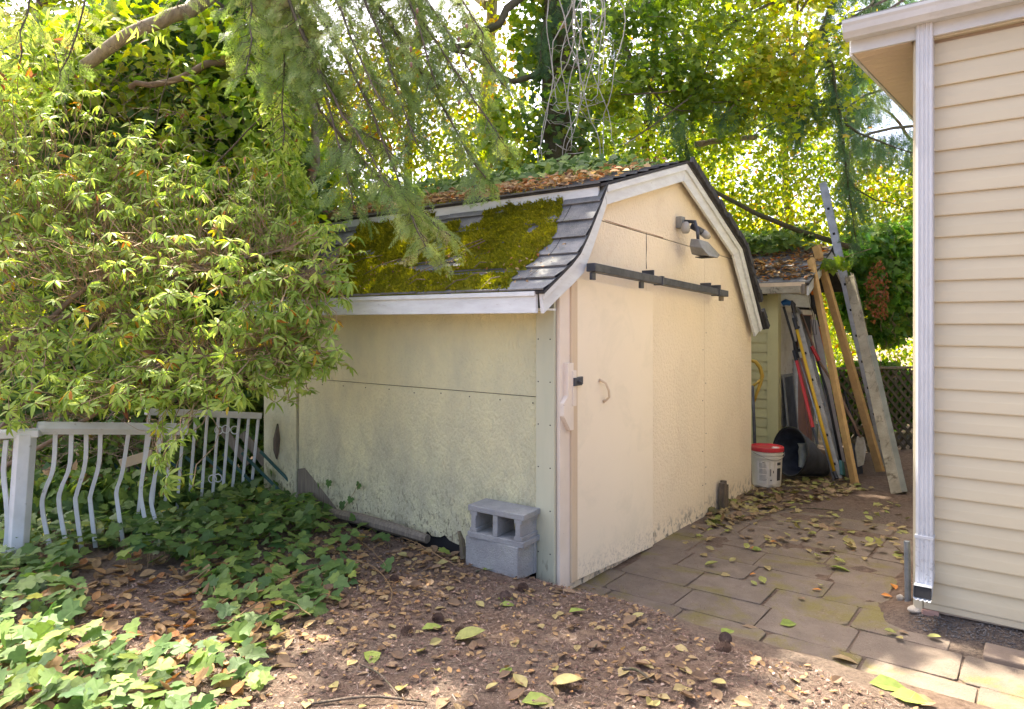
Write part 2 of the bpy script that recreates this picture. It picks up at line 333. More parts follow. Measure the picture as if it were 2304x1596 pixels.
T_IVY = T_lobed([(.18, -.14), (.36, -.10), (.56, .08), (.40, .28), (.47, .52), (.22, .60)])
T_MAPLE = T_lobed([(.18, -.04), (.50, -.02), (.34, .20), (.62, .52), (.30, .50), (.20, .66)], .1, .1)
T_BIG = T_lobed([(.10, -.03), (.30, -.12), (.33, .02), (.50, .0), (.60, .14), (.44, .24), (.52, .36), (.66, .54), (.44, .46), (.38, .60), (.24, .52), (.20, .70), (.12, .74)], .16, .25)
T_LONG = T_oval(3, .27, .35, .22)
T_OV = T_oval(2, .62, .3, .1)
T_RH = (np.array([(0, 0, 0), (.28, .45, .07), (0, 1, -.08), (-.28, .45, .07)]), [(0, 1, 2), (0, 2, 3)])
T_CUP = T_oval(4, .66, .5, -.25)
def T_spray():
    V = []; Fc = []
    def twig(o, d, L, n, nl, w):
        d = np.array(d, float); d /= np.linalg.norm(d); p = np.cross([0, 0, 1], d); p /= np.linalg.norm(p)
        a = len(V); V.extend([np.array(o)-p*w*.6, np.array(o)+p*w*.6, np.array(o)+d*L]); Fc.append((a, a+1, a+2))
        for i in range(n):
            q = np.array(o)+d*L*(i+.5)/n; sgn = -1 if i % 2 else 1
            nd = d*.55+p*sgn*.85+np.array([0, 0, random.uniform(-.25, .45)]); nd /= np.linalg.norm(nd)
            b = len(V); V.extend([q-d*w, q+d*w, q+nd*nl*(1-.4*i/n)]); Fc.append((b, b+1, b+2))
    twig((0, 0, 0), (0, 1, 0), 1, 18, .15, .022)
    for k in range(9):
        y = .08+.1*k; L = .5*(1-.75*y); sgn = -1 if k % 2 else 1
        twig((0, y, -.02*k*.3), (sgn*.8, .6, -.12), L, 7, .14, .022)
    V = np.array(V); V[:, 2] -= .22*V[:, 1]**2; return V, Fc
T_SPRAY = T_spray()
def basis(D, Nn):                                        # columns x, y=dir, z=normal
    D = D/(np.linalg.norm(D, axis=1)[:, None]+1e-9); X = np.cross(D, Nn); X /= (np.linalg.norm(X, axis=1)[:, None]+1e-9)
    Z = np.cross(X, D); return np.stack([X, D, Z], -1)
def rdir(n): d = rng.normal(size=(n, 3)); return d/np.linalg.norm(d, axis=1)[:, None]
def scatter(name, T, P, R, S, tint, m, parent=None, kind='stuff'):
    tv, tf = T; n = len(P); k = len(tv)
    off = ORG[parent.name] if parent is not None else 0
    V = (np.einsum('nij,kj->nki', R, tv)*np.asarray(S)[:, None, None]+np.asarray(P)[:, None, :]-off).reshape(-1, 3)
    lens = np.array([len(f) for f in tf]); flat = np.concatenate([np.array(f) for f in tf])
    LV = (flat[None, :]+np.arange(n)[:, None]*k).ravel(); LT = np.tile(lens, n); LS = np.concatenate([[0], np.cumsum(LT)[:-1]])
    me = bpy.data.meshes.new(name); me.vertices.add(n*k); me.vertices.foreach_set('co', V.astype('f').ravel())
    me.loops.add(len(LV)); me.loops.foreach_set('vertex_index', LV.astype('i')); me.polygons.add(len(LT)); me.polygons.foreach_set('loop_start', LS.astype('i'))
    me.polygons.foreach_set('loop_total', LT.astype('i'))
    a = me.attributes.new('tint', 'FLOAT', 'POINT'); a.data.foreach_set('value', np.repeat(np.asarray(tint, 'f'), k))
    me.materials.append(m); me.update(calc_edges=True)
    o = link(name, me, parent)
    if kind: o['kind'] = kind
    return o
_tm = {}
def tm(T, key, tint, m):
    q = round(float(tint)*11)/11
    if (key, q, m.name) not in _tm: _tm[(key, q, m.name)] = mkmesh(key, T[0], T[1], m, tint=q)
    return _tm[(key, q, m.name)]
def leaves(name, massname, T, key, P, R, S, tint, m, parent, nind=300):
    """the leaves that show largest become parts of their own, the rest one mass"""
    P = np.asarray(P); S = np.asarray(S); vis = S/np.maximum(P[:, 1], .5)
    px = CX+P[:, 0]/P[:, 1]*F; py = HY-(P[:, 2]-CAMH)/P[:, 1]*F; vis = np.where((px > 0) & (px < 2304) & (py > 0) & (py < 1596), vis, 0)
    idx = np.argsort(-vis); a = idx[:nind]; b = idx[nind:]
    for i in a:
        w = np.eye(4); w[:3, :3] = R[i]*S[i]; w[:3, 3] = P[i]
        link(name, tm(T, key, tint[i], m), parent, Matrix(w.tolist()))
    if len(b): scatter(massname, T, P[b], R[b], S[b], tint[b], m, parent)
def ball(c, r, n, shell=.5):
    d = rdir(n); k = rng.random(n)**(1/3)*(1-shell)+shell*rng.random(n)**.2; return np.array(c)+d*k[:, None]*np.array(r)
LIT = [((-1.8, 2.95), (.7, .42)), ((2.05, 3.0), (.95, .55)), ((-1.35, 3.5), (.3, .16))]
def thin(P):                                             # drops overhead leaves at random so sun reaches the bush and boughs
    P = np.asarray(P); drop = np.zeros(len(P), bool)
    for (cx, cy, cz), (rx, ry) in (((-2.1, 4.4, 1.6), (1.2, .9)), ((-1.2, 4.7, 2.9), (1.0, .7)), ((-2.4, 5.8, 3.0), (2.0, .8))):
        k = (P[:, 2]-cz)/SUN.z; hx = P[:, 0]-SUN.x*k; hy = P[:, 1]-SUN.y*k; drop |= ((hx-cx)/rx)**2+((hy-cy)/ry)**2 < 1
    return ~(drop & (rng.random(len(P)) < .55))
def unlit(P):                                            # gaps in the canopy: leaves standing in the way of the sun patches are left off
    P = np.asarray(P); k = (P[:, 2])/SUN.z; hx = P[:, 0]-SUN.x*k; hy = P[:, 1]-SUN.y*k; ok = np.ones(len(P), bool)
    nz = .35*n3(np.stack([hx, hy, hx*0], -1), 7)
    for (cx, cy), (rx, ry) in LIT: ok &= (((hx-cx)/rx)**2+((hy-cy)/ry)**2 > 1+nz)
    return ok
#@@STRUCT
# ================================================================== ground
def make_ground():
    xs = np.unique(np.concatenate([[-400, -200, -100, -60, -40, -28, -20, -15, -12, -9, -7, -6], np.arange(-5, 5.01, .035), [6, 7, 9, 12, 15, 20, 28, 40, 60, 100, 200, 400]]))
    ys = np.unique(np.concatenate([[-60, -30, -12, -6, -3, -1, 0, 1, 1.6], np.arange(2.2, 8.6, .035), [9, 9.6, 10.5, 12, 15, 20, 28, 40, 60, 100, 200, 400]]))
    X, Y = np.meshgrid(xs, ys); Zg = gh(X, Y); nx, ny = len(xs), len(ys)
    V = np.stack([X, Y, Zg], -1).reshape(-1, 3)
    i, j = np.meshgrid(np.arange(nx-1), np.arange(ny-1)); a = (j*nx+i).ravel(); Q = np.stack([a, a+1, a+1+nx, a+nx], -1)
    me = bpy.data.meshes.new('ground'); me.vertices.add(len(V)); me.vertices.foreach_set('co', V.astype('f').ravel())
    me.loops.add(Q.size); me.loops.foreach_set('vertex_index', Q.astype('i').ravel()); me.polygons.add(len(Q))
    me.polygons.foreach_set('loop_start', np.arange(0, Q.size, 4, dtype='i')); me.polygons.foreach_set('loop_total', np.full(len(Q), 4, 'i'))
    me.polygons.foreach_set('use_smooth', [True]*len(Q)); me.materials.append(mt['soil']); me.update(calc_edges=True)
    tag(link('ground', me), kind='structure')
make_ground()
paving = thing('paving', None, None, SH(.8, -.9, -.17), kind='structure')
r9 = random.Random(3)
for i in range(9):
    s0 = .0+.318*i; off = r9.uniform(0, .46); tt = .36-off
    tl = -4.6 if s0 < .6 else -1.62
    while tt > tl:
        L = .455
        sc, tc = s0+.155, tt-L/2
        if i > 6 and r9.random() < .45: tt -= L+.014; continue
        hw, hl = .1555+r9.uniform(-.003, .003), L/2-.003+r9.uniform(-.006, .003)
        rot = r9.uniform(-.018, .018); zt = -.157+r9.uniform(-.003, .003)-.001*i
        A = np.array([u[0]*math.cos(rot)-u[1]*math.sin(rot), u[0]*math.sin(rot)+u[1]*math.cos(rot), r9.uniform(-.012, .012)]); A /= np.linalg.norm(A)
        B = np.cross((0, 0, 1), A); B[2] = r9.uniform(-.01, .01); B /= np.linalg.norm(B); N_ = np.cross(A, B)
        c = SH(sc, tc, zt-.025)
        m = MB(); k = 5                                    # slightly broken outline: chipped corners
        P = []
        for (a, b) in ((-1, -1), (1, -1), (1, 1), (-1, 1)):
            ch = r9.choice([.006, .01, .015, .03])
            P += [(a*hw-a*(0 if a*b > 0 else ch), b*hl-b*(ch if a*b > 0 else 0)), (a*hw-a*(ch if a*b > 0 else 0), b*hl-b*(0 if a*b > 0 else ch))]
        top = [c+A*p[0]+B*p[1]+N_*.025 for p in P]; bot = [c+A*p[0]+B*p[1]-N_*.025 for p in P]; n = len(P)
        m.add(bot+top, [tuple(range(n))[::-1], tuple(range(n, 2*n))]+[(q, (q+1) % n, n+(q+1) % n, n+q) for q in range(n)])
        m.build('paver', mt['paver'], paving, .004)
        tt -= L+.003
kerb = thing('kerb', None, None, SH(.95, -3, -.1), kind='structure')
for q in range(6):                                       # pale concrete edging along the house
    a0 = .34+q*.62
    c = HP(a0+.3, .235, -.176); MB().box(c, (V3, U3, Z3), (.302, .085, .045)).build('kerb_block', mt['kerb'], kerb, .008)
gp = []; gx = rng.uniform(0, 2.6, 2600); go_ = rng.uniform(.0, .15, 2600)
P = np.array([HP(a, o, 0) for a, o in zip(gx, go_)]); P[:, 2] = gh(P[:, 0], P[:, 1])+.004
T_PEB = (np.array([(-.5, -.4, 0), (.45, -.5, 0), (.5, .4, 0), (-.4, .5, 0), (0, .05, .55)]), [(0, 1, 4), (1, 2, 4), (2, 3, 4), (3, 0, 4)])
tag(scatter('gravel', T_PEB, P, basis(rdir(2600)*[1, 1, .2], np.tile([0, 0, 1.], (2600, 1))+.3*rdir(2600)), rng.uniform(.004, .012, 2600), rng.random(2600)*.6, mt['gravel']),
    'dark grit and small stones at the foot of the cream house wall', 'gravel')
# ================================================================== shed
shed = thing('shed', 'small cream gambrel-roofed shed with mossy shingles and white fascia boards', 'shed', SH(1.6, 1.4, -.1))
def prism(poly, t0, t1, name, m, parent, bevel=0):       # (s,z) outline pushed from t0 to t1
    n = len(poly); mb = MB(); mb.add([SH(s, t0, z) for s, z in poly]+[SH(s, t1, z) for s, z in poly],
        [tuple(range(n)), tuple(range(n, 2*n))[::-1]]+[(q, q+n, (q+1) % n+n, (q+1) % n) for q in range(n)])
    return mb.build(name, m, parent, bevel)
OUT_L = [(-.243, 1.612), (-.10, 1.70), (.02, 1.775), (.11, 1.845), (.20, 1.955), (.275, 2.06), (.36, 2.185), (.43, 2.295)]
KN_L, RID, KN_R, END_R = (.441, 2.305), (1.65, 2.655), (2.85, 2.105), (3.43, 1.41)
wall_top = [(.0, 1.70), (.08, 1.78), (.18, 1.88), (.26, 1.99), (.35, 2.13), (.43, 2.24), (1.64, 2.59), (2.82, 2.05), (3.35, 1.43)]
front = prism([(0, -.3), (3.35, -.3)]+wall_top[::-1], .012, .09, 'front_wall', mt['darkhole'], shed)
def seamz(s): return 2.104-.035*(s-.534)
G_ = .0035
prism([(.33, seamz(.33)), (2.83, seamz(2.83)+.0)]+[(2.80, 2.06), (1.64, 2.59), (.43, 2.24), (.35, 2.13)], 0, .014, 'wall_panel', mt['front'], shed)
prism([(.0, -.12), (.2, -.25), (1.15-G_, -.25), (1.15-G_, seamz(1.15)-.007), (.34, seamz(.34)-.007), (.26, 1.99), (.18, 1.88), (.08, 1.78), (0, 1.70)], 0, .014, 'wall_panel', mt['front'], shed)
prism([(1.15+G_, -.25), (2.205-G_/2, -.25), (2.205-G_/2, seamz(2.2)-.006), (1.15+G_, seamz(1.15)-.007)], .0, .014, 'wall_panel', mt['front'], shed)
prism([(2.205+G_/2, -.25), (3.35, -.25), (3.35, 1.43), (2.84, seamz(2.84)-.007), (2.205+G_/2, seamz(2.2)-.006)], .0, .014, 'wall_panel', mt['front'], shed)
def sp(t0, t1, z0, z1, name, m, o0=-.0, o1=.03, bev=.002):  # slab on the side wall
    return MB().box(SH((o0+o1)/2, (t0+t1)/2, (z0+z1)/2), AX, (abs(o1-o0)/2, abs(t1-t0)/2, abs(z1-z0)/2)).build(name, m, shed, bev)
sp(.0, 2.95, -.2, 1.58, 'side_wall', mt['darkhole'], .012, .09)
# two big textured sheets on the side wall, the lower one with a frayed lower edge
def ragged(t0, t1, z0, z1, name, fray, m):
    n = 60; mb = MB(); V = []; ts = np.linspace(t0, t1, n)
    rr = random.Random(8)
    lo_ = [z0+(rr.random()**2*fray+.02*math.sin(q*.7)*fray*10 if fray else 0) for q in range(n)]
    for o in (-.003, .012):
        V += [SH(o, t, z) for t, z in zip(ts, lo_)]+[SH(o, t, z1) for t in ts]
    Fc = []
    for q in range(n-1):
        Fc += [(q, q+1, n+q+1, n+q), (2*n+q, 3*n+q, 3*n+q+1, 2*n+q+1), (q, 2*n+q, 2*n+q+1, q+1), (n+q, n+q+1, 3*n+q+1, 3*n+q)]
    mb.add(V, Fc); return mb.build(name, m, shed)
ragged(.125, 2.46, .015, 1.003, 'wall_panel', .035, mt['side'])
ragged(.125, 2.46, 1.008, 1.56, 'wall_panel', 0, mt['side'])
sp(-.006, .122, -.14, 1.66, 'corner_board', mt['cornerb'], -.026, -.004)
sp(2.475, 2.92, .03, 1.56, 'corner_board', mt['side'], -.018, .01)
m = MB()                                                 # rotten opening and a peeled strip in the far corner board
m.tube([SH(-.019, 2.72, .62), SH(-.021, 2.72, .50), SH(-.021, 2.73, .40), SH(-.019, 2.735, .33)], [.008, .035, .03, .006], 8); m.build('rotten_hole', mt['bark'], shed)
# plywood patch showing where the sheet has peeled off
MB().add([SH(-.008, 2.47, -.1), SH(-.008, 1.78, -.1), SH(-.008, 2.1, .12), SH(-.008, 2.38, .30), SH(-.008, 2.47, .28)]+[SH(.004, 2.47, -.1), SH(.004, 1.78, -.1), SH(.004, 2.1, .12), SH(.004, 2.38, .30), SH(.004, 2.47, .28)],
    [(0, 1, 2, 3, 4), (9, 8, 7, 6, 5), (0, 5, 6, 1), (1, 6, 7, 2), (2, 7, 8, 3), (3, 8, 9, 4)]).build('bare_patch', mt['oldwood'], shed)
tag(bpy.data.objects['bare_patch'], 'bare wood where the yellow sheet has broken away')
MB().box(SH(.07, -.016, .78), AX, (.069, .012, .89)).build('corner_strip', mt['stripc'], shed, .002)
# eave fascia, soffit
MB().box(SH(-.243, 1.45, 1.555), AX, (.0125, 1.49, .056)).build('fascia_board', mt['white'], shed, .003)
MB().box(SH(-.262, 1.45, 1.607), AX, (.006, 1.49, .013)).build('drip_strip', mt['white'], shed, .002)
MB().box(SH(-.118, 1.45, 1.522), AX, (.11, 1.46, .006)).build('soffit', mt['white'], shed)
def band(o, i, t0, t1, name, m):                         # board between an outer and an inner outline
    n = len(o); V = [SH(s, t0, z) for s, z in o]+[SH(s, t0, z) for s, z in i]+[SH(s, t1, z) for s, z in o]+[SH(s, t1, z) for s, z in i]
    Fc = []
    for q in range(n-1): Fc += [(q, q+1, n+q+1, n+q), (2*n+q, 3*n+q, 3*n+q+1, 2*n+q+1), (q, 2*n+q, 2*n+q+1, q+1), (n+q, n+q+1, 3*n+q+1, 3*n+q)]
    Fc += [(0, n, 3*n, 2*n), (n-1, 3*n-1, 4*n-1, 2*n-1)]
    return MB().add(V, Fc).build(name, m, shed, .002)
def lerp(a, b, k): return (a[0]+(b[0]-a[0])*k, a[1]+(b[1]-a[1])*k)
IN_L = [(-.225, 1.497), (-.08, 1.585), (.08, 1.675), (.19, 1.745), (.25, 1.835), (.31, 1.925), (.39, 2.06), (.462, 2.185)]
band(OUT_L, IN_L, -.075, -.052, 'rake_board', mt['white'])
for a, b, c, d in ((KN_L, RID, (.466, 2.188), (1.622, 2.520)), (RID, KN_R, (1.626, 2.520), (2.68, 2.035)), (KN_R, (3.40, 1.385), (2.683, 2.030), (3.25, 1.315))):
    band([a, b], [c, d], -.075, -.052, 'rake_board', mt['white'])
    band([lerp(a, a, 0), b], [lerp(a, c, .36), lerp(b, d, .36)], -.092, -.077, 'drip_strip', mt['white'])
band(OUT_L, [lerp(a, b, .3) for a, b in zip(OUT_L, IN_L)], -.092, -.077, 'drip_strip', mt['white'])
# roof decks
T1 = 3.05
def deck(poly, name, m, th=.022, t0=-.098, t1=T1):
    lo2 = []; n = len(poly)
    for k in range(n):
        a = poly[max(k-1, 0)]; b = poly[min(k+1, n-1)]; dx, dz = b[0]-a[0], b[1]-a[1]; L = math.hypot(dx, dz); lo2.append((poly[k][0]+dz/L*th, poly[k][1]-dx/L*th))
    return prism(list(poly)+lo2[::-1], t0, t1, name, m, shed)
up = lambda pl, h: [(s, z+h) for s, z in pl]
deck(up([(-.262, 1.600)]+OUT_L[1:], .018), 'roof_deck', mt['edge'], .016)
deck([(.352, 2.300), (1.65, 2.675)], 'roof_deck', mt['edge'], .016)
deck([(1.65, 2.675), (2.87, 2.125)], 'roof_deck', mt['edge'], .02)
deck([(2.872, 2.120), (3.47, 1.39)], 'roof_deck', mt['edge'], .02)
MB().box(SH(.372, 1.46, 2.258), AX, (.010, 1.53, .034)).build('fascia_board', mt['white'], shed, .002)
PL = up([(-.262, 1.600)]+OUT_L[1:], .019); _seg = np.array(PL); _d = np.concatenate([[0], np.cumsum(np.linalg.norm(np.diff(_seg, axis=0), axis=1))]); LL = _d[-1]
def RL(l, t, h=0):                                       # point on the lower left slope
    l = min(max(l, -.02), LL); s = np.interp(l, _d, _seg[:, 0]); z = np.interp(l, _d, _seg[:, 1])
    k = min(np.searchsorted(_d, max(l, 1e-6))-1, len(PL)-2); k = max(k, 0); ds = _seg[k+1]-_seg[k]; ds = ds/np.linalg.norm(ds)
    return SH(s-ds[1]*h, t, z+ds[0]*h), U3*ds[0]+Z3*ds[1], -U3*ds[1]+Z3*ds[0]
rows = 7; ex = LL/rows
for k in range(rows):
    tt = -.10-random.uniform(0, .15)
    while tt < T1-.05:
        w = .33; t0 = max(tt, -.104); t1 = min(tt+w, T1)
        if t1-t0 > .03:
            lift = .005+random.uniform(0, .004)
            V = []
            for l, h in ((k*ex-.012, lift+.010), (k*ex-.012, lift+.002), (k*ex+ex*.5, .008), (k*ex+ex*1.05, .0025)):
                for t in (t0+.003, t1-.003): V.append(RL(l, t, h+(random.uniform(0, .004) if h > .009 else 0))[0])
            # order: top front edge, bottom front edge, mid, back
            mb = MB().add(V, [(0, 1, 3, 2), (1, 0, 4, 5), (5, 4, 6, 7)]); mb.build('shingle', mt['shingle'], shed, fixn=False)
        tt += w
def flat_rows(a, b, nrow, name, tw=.33):                 # straight slope from a (low) to b (high)
    a = np.array(a); b = np.array(b); d = b-a; L = np.linalg.norm(d); d = d/L; nn = np.array([-d[1], d[0]]); nn = nn if nn[1] > 0 else -nn; e = L/nrow
    for k in range(nrow):
        tt = -.10-random.uniform(0, .2)
        while tt < T1-.05:
            t0 = max(tt, -.104); t1 = min(tt+tw, T1)
            if t1-t0 > .03:
                V = []
                for l, h in ((k*e-.015, .016), (k*e-.015, .005), (k*e+e*1.04, .003)):
                    q = a+d*l+nn*h
                    for t in (t0+.003, t1-.003): V.append(SH(q[0], t, q[1]))
                MB().add(V, [(0, 1, 3, 2), (1, 0, 4, 5)]).build(name, mt['shingle'], shed, fixn=False)
            tt += tw
flat_rows((.352, 2.300), (1.65, 2.675), 8, 'shingle'); flat_rows((3.47, 1.39), (2.872, 2.120), 6, 'shingle', .66); flat_rows((2.87, 2.125), (1.65, 2.675), 8, 'shingle', .66)
# curled, torn shingle edge along the right rake
rr = random.Random(4)
for k in range(22):
    a = lerp(RID, KN_R, k/13) if k < 13 else lerp(KN_R, (3.44, 1.40), (k-13)/8.6)
    b = lerp(RID, KN_R, (k+1)/13) if k < 13 else lerp(KN_R, (3.44, 1.40), (k-12)/8.6)
    if k == 19: continue
    oo = .010+rr.uniform(0, .012)
    MB().bar(SH(a[0]+.03, -.108+rr.uniform(-.01, .01), a[1]+.022+oo), SH(b[0]+.03, -.108+rr.uniform(-.01, .01), b[1]+.018+oo), .05, .016+oo, up=V3).build('shingle_edge', mt['edge'], shed)
def DS(s, t, z): return SH(s+.055, t+.066, z)
# door
door = MB()
n = 8
door.add([DS(.123, -.098, -.10), DS(1.14, -.098, -.155), DS(1.14, -.098, 1.665), DS(.123, -.098, 1.715), DS(.123, -.066, -.10), DS(1.14, -.066, -.155), DS(1.14, -.066, 1.665), DS(.123, -.066, 1.715)],
    [(0, 1, 2, 3), (7, 6, 5, 4), (0, 4, 5, 1), (1, 5, 6, 2), (2, 6, 7, 3), (3, 7, 4, 0)])
door = door.build('door', mt['door'], shed, .004)
tag(door, 'smooth cream sliding door hung from the dark rail')
MB().box(DS(.087, -.085, .80), AX, (.034, .022, .895)).build('door_frame', mt['trimc'], door, .004)
MB().tube([DS(.385, -.099, 1.085), DS(.39, -.115, 1.08), DS(.405, -.135, 1.065), DS(.425, -.145, 1.02), DS(.44, -.14, .975), DS(.44, -.118, .955), DS(.436, -.099, .945)], [.011, .008, .007, .0075, .007, .008, .011], 8).build('door_handle', mt['trimc'], door, smooth=True)
MB().box(DS(.052, -.119, 1.06), AX, (.020, .012, .105)).build('latch_block', mt['stripc'], door, .003)
V = [SH(s, t, z) for t in (-.058, -.028) for s, z in ((.0, .98), (.0, .905), (.07, .815), (.105, .815), (.105, 1.21), (.045, 1.21), (.045, 1.02))]
MB().add(V, [tuple(range(7)), tuple(range(7, 14))[::-1]]+[(q, (q+1) % 7, 7+(q+1) % 7, 7+q) for q in range(7)]).build('stop_block', mt['stripc'], shed, .002)
hs = MB(); hs.box(DS(.075, -.136, 1.098), AX, (.042, .006, .024)); hs.box(DS(.145, -.105, 1.098), AX, (.030, .007, .023)); hs.box(DS(.118, -.122, 1.098), AX, (.004, .016, .022)); hs.tube([DS(.06, -.150, 1.105), DS(.09, -.150, 1.09)], .008, 6)
hs.build('hasp', mt['steel'], door, .002)
# rail
rail = MB().bar(SH(.185, -.125, 1.775), SH(2.336, -.125, 1.685), .05, .062, up=V3).build('door_rail', mt['steel'], shed, .004)
for s in (1.09, 2.13): MB().bar(SH(s-.012, -.128, 1.775-.0419*(s-.185)), SH(s+.012, -.128, 1.775-.0419*(s+.024-.185)), .062, .072, up=V3).build('rail_joint', mt['steel'], rail, .002)
for s in (1.04, 2.06, 2.27): MB().box(SH(s, -.07, 1.825-.0419*(s-.185)), AX, (.006, .045, .020)).build('rail_bracket', mt['steel'], rail, .002)
for s in (.22, .845): 
    z = 1.725-.0419*(s-.185); MB().box(SH(s, -.118, z), AX, (.022, .010, .022)).build('door_hanger', mt['steel'], rail, .003)
MB().box(SH(2.27, -.118, 1.645), AX, (.028, .012, .02)).build('rail_stop', mt['oldwood'], rail, .002)
MB().box(SH(2.225, -.026, 1.69), AX, (.05, .024, .02)).build('rail_packer', mt['front'], rail, .002) if False else None
# hairline crack and nail marks, as thin strips of grime set just proud of the panels
for pts in (((.56, 2.110), (.80, 2.098), (1.15, 2.088), (1.42, 2.076)), ((1.15, 2.085), (1.152, 1.98), (1.148, 1.90), (1.152, 1.83))):
    MB().tube([SH(s, -.0005, z) for s, z in pts], [.0016, .003, .0012, .0035], 5).build('cracked_joint', mt['pink'] if pts[0][0] < 1 else mt['edge'], shed)
for k in range(46):
    if k < 20: c = SH(-.0045, .16+(k % 10)*.25, (.06, .97)[k//10]+random.uniform(-.01, .01)); ax = (U3, V3, Z3); nm_ = 'edge'
    elif k < 34: c = SH((1.18, 2.17, 2.235)[k % 3]+random.uniform(-.004, .004), -.001, .1+.14*((k-20)//1 % 11)); ax = (V3, U3, Z3); nm_ = 'edge'
    else: c = SH(-.0265, .02+.085*(k % 2), .1+.25*((k-34)//2)); ax = (U3, V3, Z3); nm_ = 'edge'
    MB().box(c, ax, (.0015, .0035, .0035)).build('nail_head', mt[nm_], shed)
# floodlight under the gable
lamp = MB().box(SH(1.675, -.025, 2.215), AX, (.035, .025, .045)).build('security_light', mt['grey'], shed, .006)
MB().lathe(SH(1.655, -.075, 2.17), [(.0, -.045), (.022, -.043), (.034, -.025), (.036, .0), (.028, .03), (.018, .045), (0, .046)], 16).build('lamp_bulb', mt['lampglass'], lamp, smooth=True)
MB().tube([SH(1.70, -.05, 2.225), SH(1.70, -.13, 2.215), SH(1.685, -.16, 2.13), SH(1.68, -.165, 2.07)], [.014, .016, .015, .012], 8).build('lamp_arm', mt['steel'], lamp, smooth=True)
MB().tube([SH(1.72, -.09, 2.19), SH(1.75, -.13, 2.165), SH(1.775, -.16, 2.14)], [.022, .024, .026], 10).build('lamp_socket', mt['steel'], lamp, smooth=True)
MB().tube([SH(1.775, -.16, 2.14), SH(1.80, -.185, 2.115), SH(1.82, -.20, 2.10)], [.028, .03, .012], 12).build('lamp_bulb', mt['lampglass'], lamp, smooth=True)
V = [SH(*p) for p in ((1.60, -.14, 2.075), (1.60, -.20, 2.07), (1.74, -.13, 2.065), (1.74, -.22, 2.06), (1.60, -.13, 2.02), (1.60, -.23, 2.00), (1.86, -.12, 1.985), (1.86, -.27, 1.965), (1.66, -.12, 1.965), (1.66, -.26, 1.945), (1.83, -.13, 1.955), (1.83, -.26, 1.94))]
MB().add(V, [(0, 1, 3, 2), (0, 4, 5, 1), (2, 3, 7, 6), (1, 5, 9, 11, 7, 3), (0, 2, 6, 10, 8, 4), (4, 8, 9, 5), (8, 10, 11, 9), (6, 7, 11, 10)]).build('lamp_head', mt['grey'], lamp, .005)
MB().box(SH(1.745, -.19, 1.944), AX, (.06, .05, .003)).build('lamp_lens', mt['darkhole'], lamp)
# moss on the lower slope
def mossy(l, t):
    p = np.stack([t*3.2, l*4, l*0], -1); nz = n3(p, 2.2)*.16
    right = .15+.08*(l/LL-.3)+.10*np.clip(.42-l/LL, 0, 1); hi_ = np.where(t < .62+.25*(l/LL), 1.02, np.where(t < 1.0, .80, .95))*LL
    k = (t > right+.45*nz) & (l < hi_+nz*1.1) & (l > .01+.05*(nz+.1)*(t < .5))
    hole = (((t-1.03)/.24)**2+((l-.36)/.07)**2 < 1+2*nz) | (((t-.50)/.35)**2+((l-.235)/.035)**2 < 1+3*nz)
    far = (t > 2.15) & (l > .22)
    return k & ~hole & ~far & (n3(p+7, 5) > -.95)
n = 42000; tl_ = rng.uniform(-.05, 2.9, n); ll_ = rng.uniform(0, LL, n); ok = mossy(ll_, tl_); tl_ = tl_[ok]; ll_ = ll_[ok]; n = len(tl_)
R3 = [RL(l, t, .012+.01*max(0, float(0))) for l, t in zip(ll_, tl_)]; P = np.array([r[0] for r in R3]); D = np.array([r[2] for r in R3])
P += D*(.016*np.clip(n3(P, 16), -.6, 1))[:, None]
T_MOSS = (np.array([(-.35, 0, 0), (.35, 0, 0), (0, 1, .1), (0, .1, -.35), (0, .1, .35)]), [(0, 1, 2), (3, 4, 2)])
DD = D+.75*rdir(n)+np.array([0, 0, .3]); tv = np.clip(.5+.28*n3(P, 6)+rng.normal(0, .17, n), 0, .94); tv = np.where(n3(P+4, 9) > 1.0, .97, tv)
tag(scatter('moss', T_MOSS, P, basis(DD, rdir(n)), rng.uniform(.016, .034, n), tv, mt['moss']), 'thick yellow-green moss on the lower shingles of the shed roof', 'moss')
# base cushion below the tufts
nu, nl = 150, 50; V = []; msk = np.zeros((nu, nl), bool)
TT, LLg = np.meshgrid(np.linspace(-.05, 2.9, nu), np.linspace(0, LL, nl), indexing='ij'); msk = mossy(LLg, TT)
for a in range(nu):
    for b in range(nl):
        t, l = TT[a, b], LLg[a, b]; p = RL(l, t, 0)[0]; h = .014+.016*max(-.5, float(n3(p, 16))) if msk[a, b] else -.004; V.append(RL(l, t, max(h, .012) if msk[a, b] else -.004)[0])
Fc = [(a*nl+b, (a+1)*nl+b, (a+1)*nl+b+1, a*nl+b+1) for a in range(nu-1) for b in range(nl-1) if msk[a, b] or msk[a+1, b] or msk[a, b+1] or msk[a+1, b+1]]
tag(link('moss_cushion', mkmesh('moss_cushion', V, Fc, mt['moss'], True, .25)), 'moss cushions growing over the lower shed roof', 'moss', kind='stuff')
# ================================================================== timber at the foot of the side wall
log = MB(); log.tube([SH(-.09, .95, .03), SH(-.10, 1.25, .045), SH(-.09, 1.6, .045), SH(-.08, 1.95, .03)], [.03, .04, .042, .035], 9)
tag(log.build('half_buried_timber', mt['oldwood']), 'rotting timber half buried at the foot of the yellow shed wall', 'timber')
for pp, rad, lb in (([SH(-.22, .52, .02), SH(-.19, .56, .12), SH(-.17, .60, .16)], .022, 'dark broken root stub left of the concrete blocks'),):
    tag(MB().tube(pp, [rad, rad*.8, rad*.5], 7).build('root_stub', mt['bark']), lb, 'root')
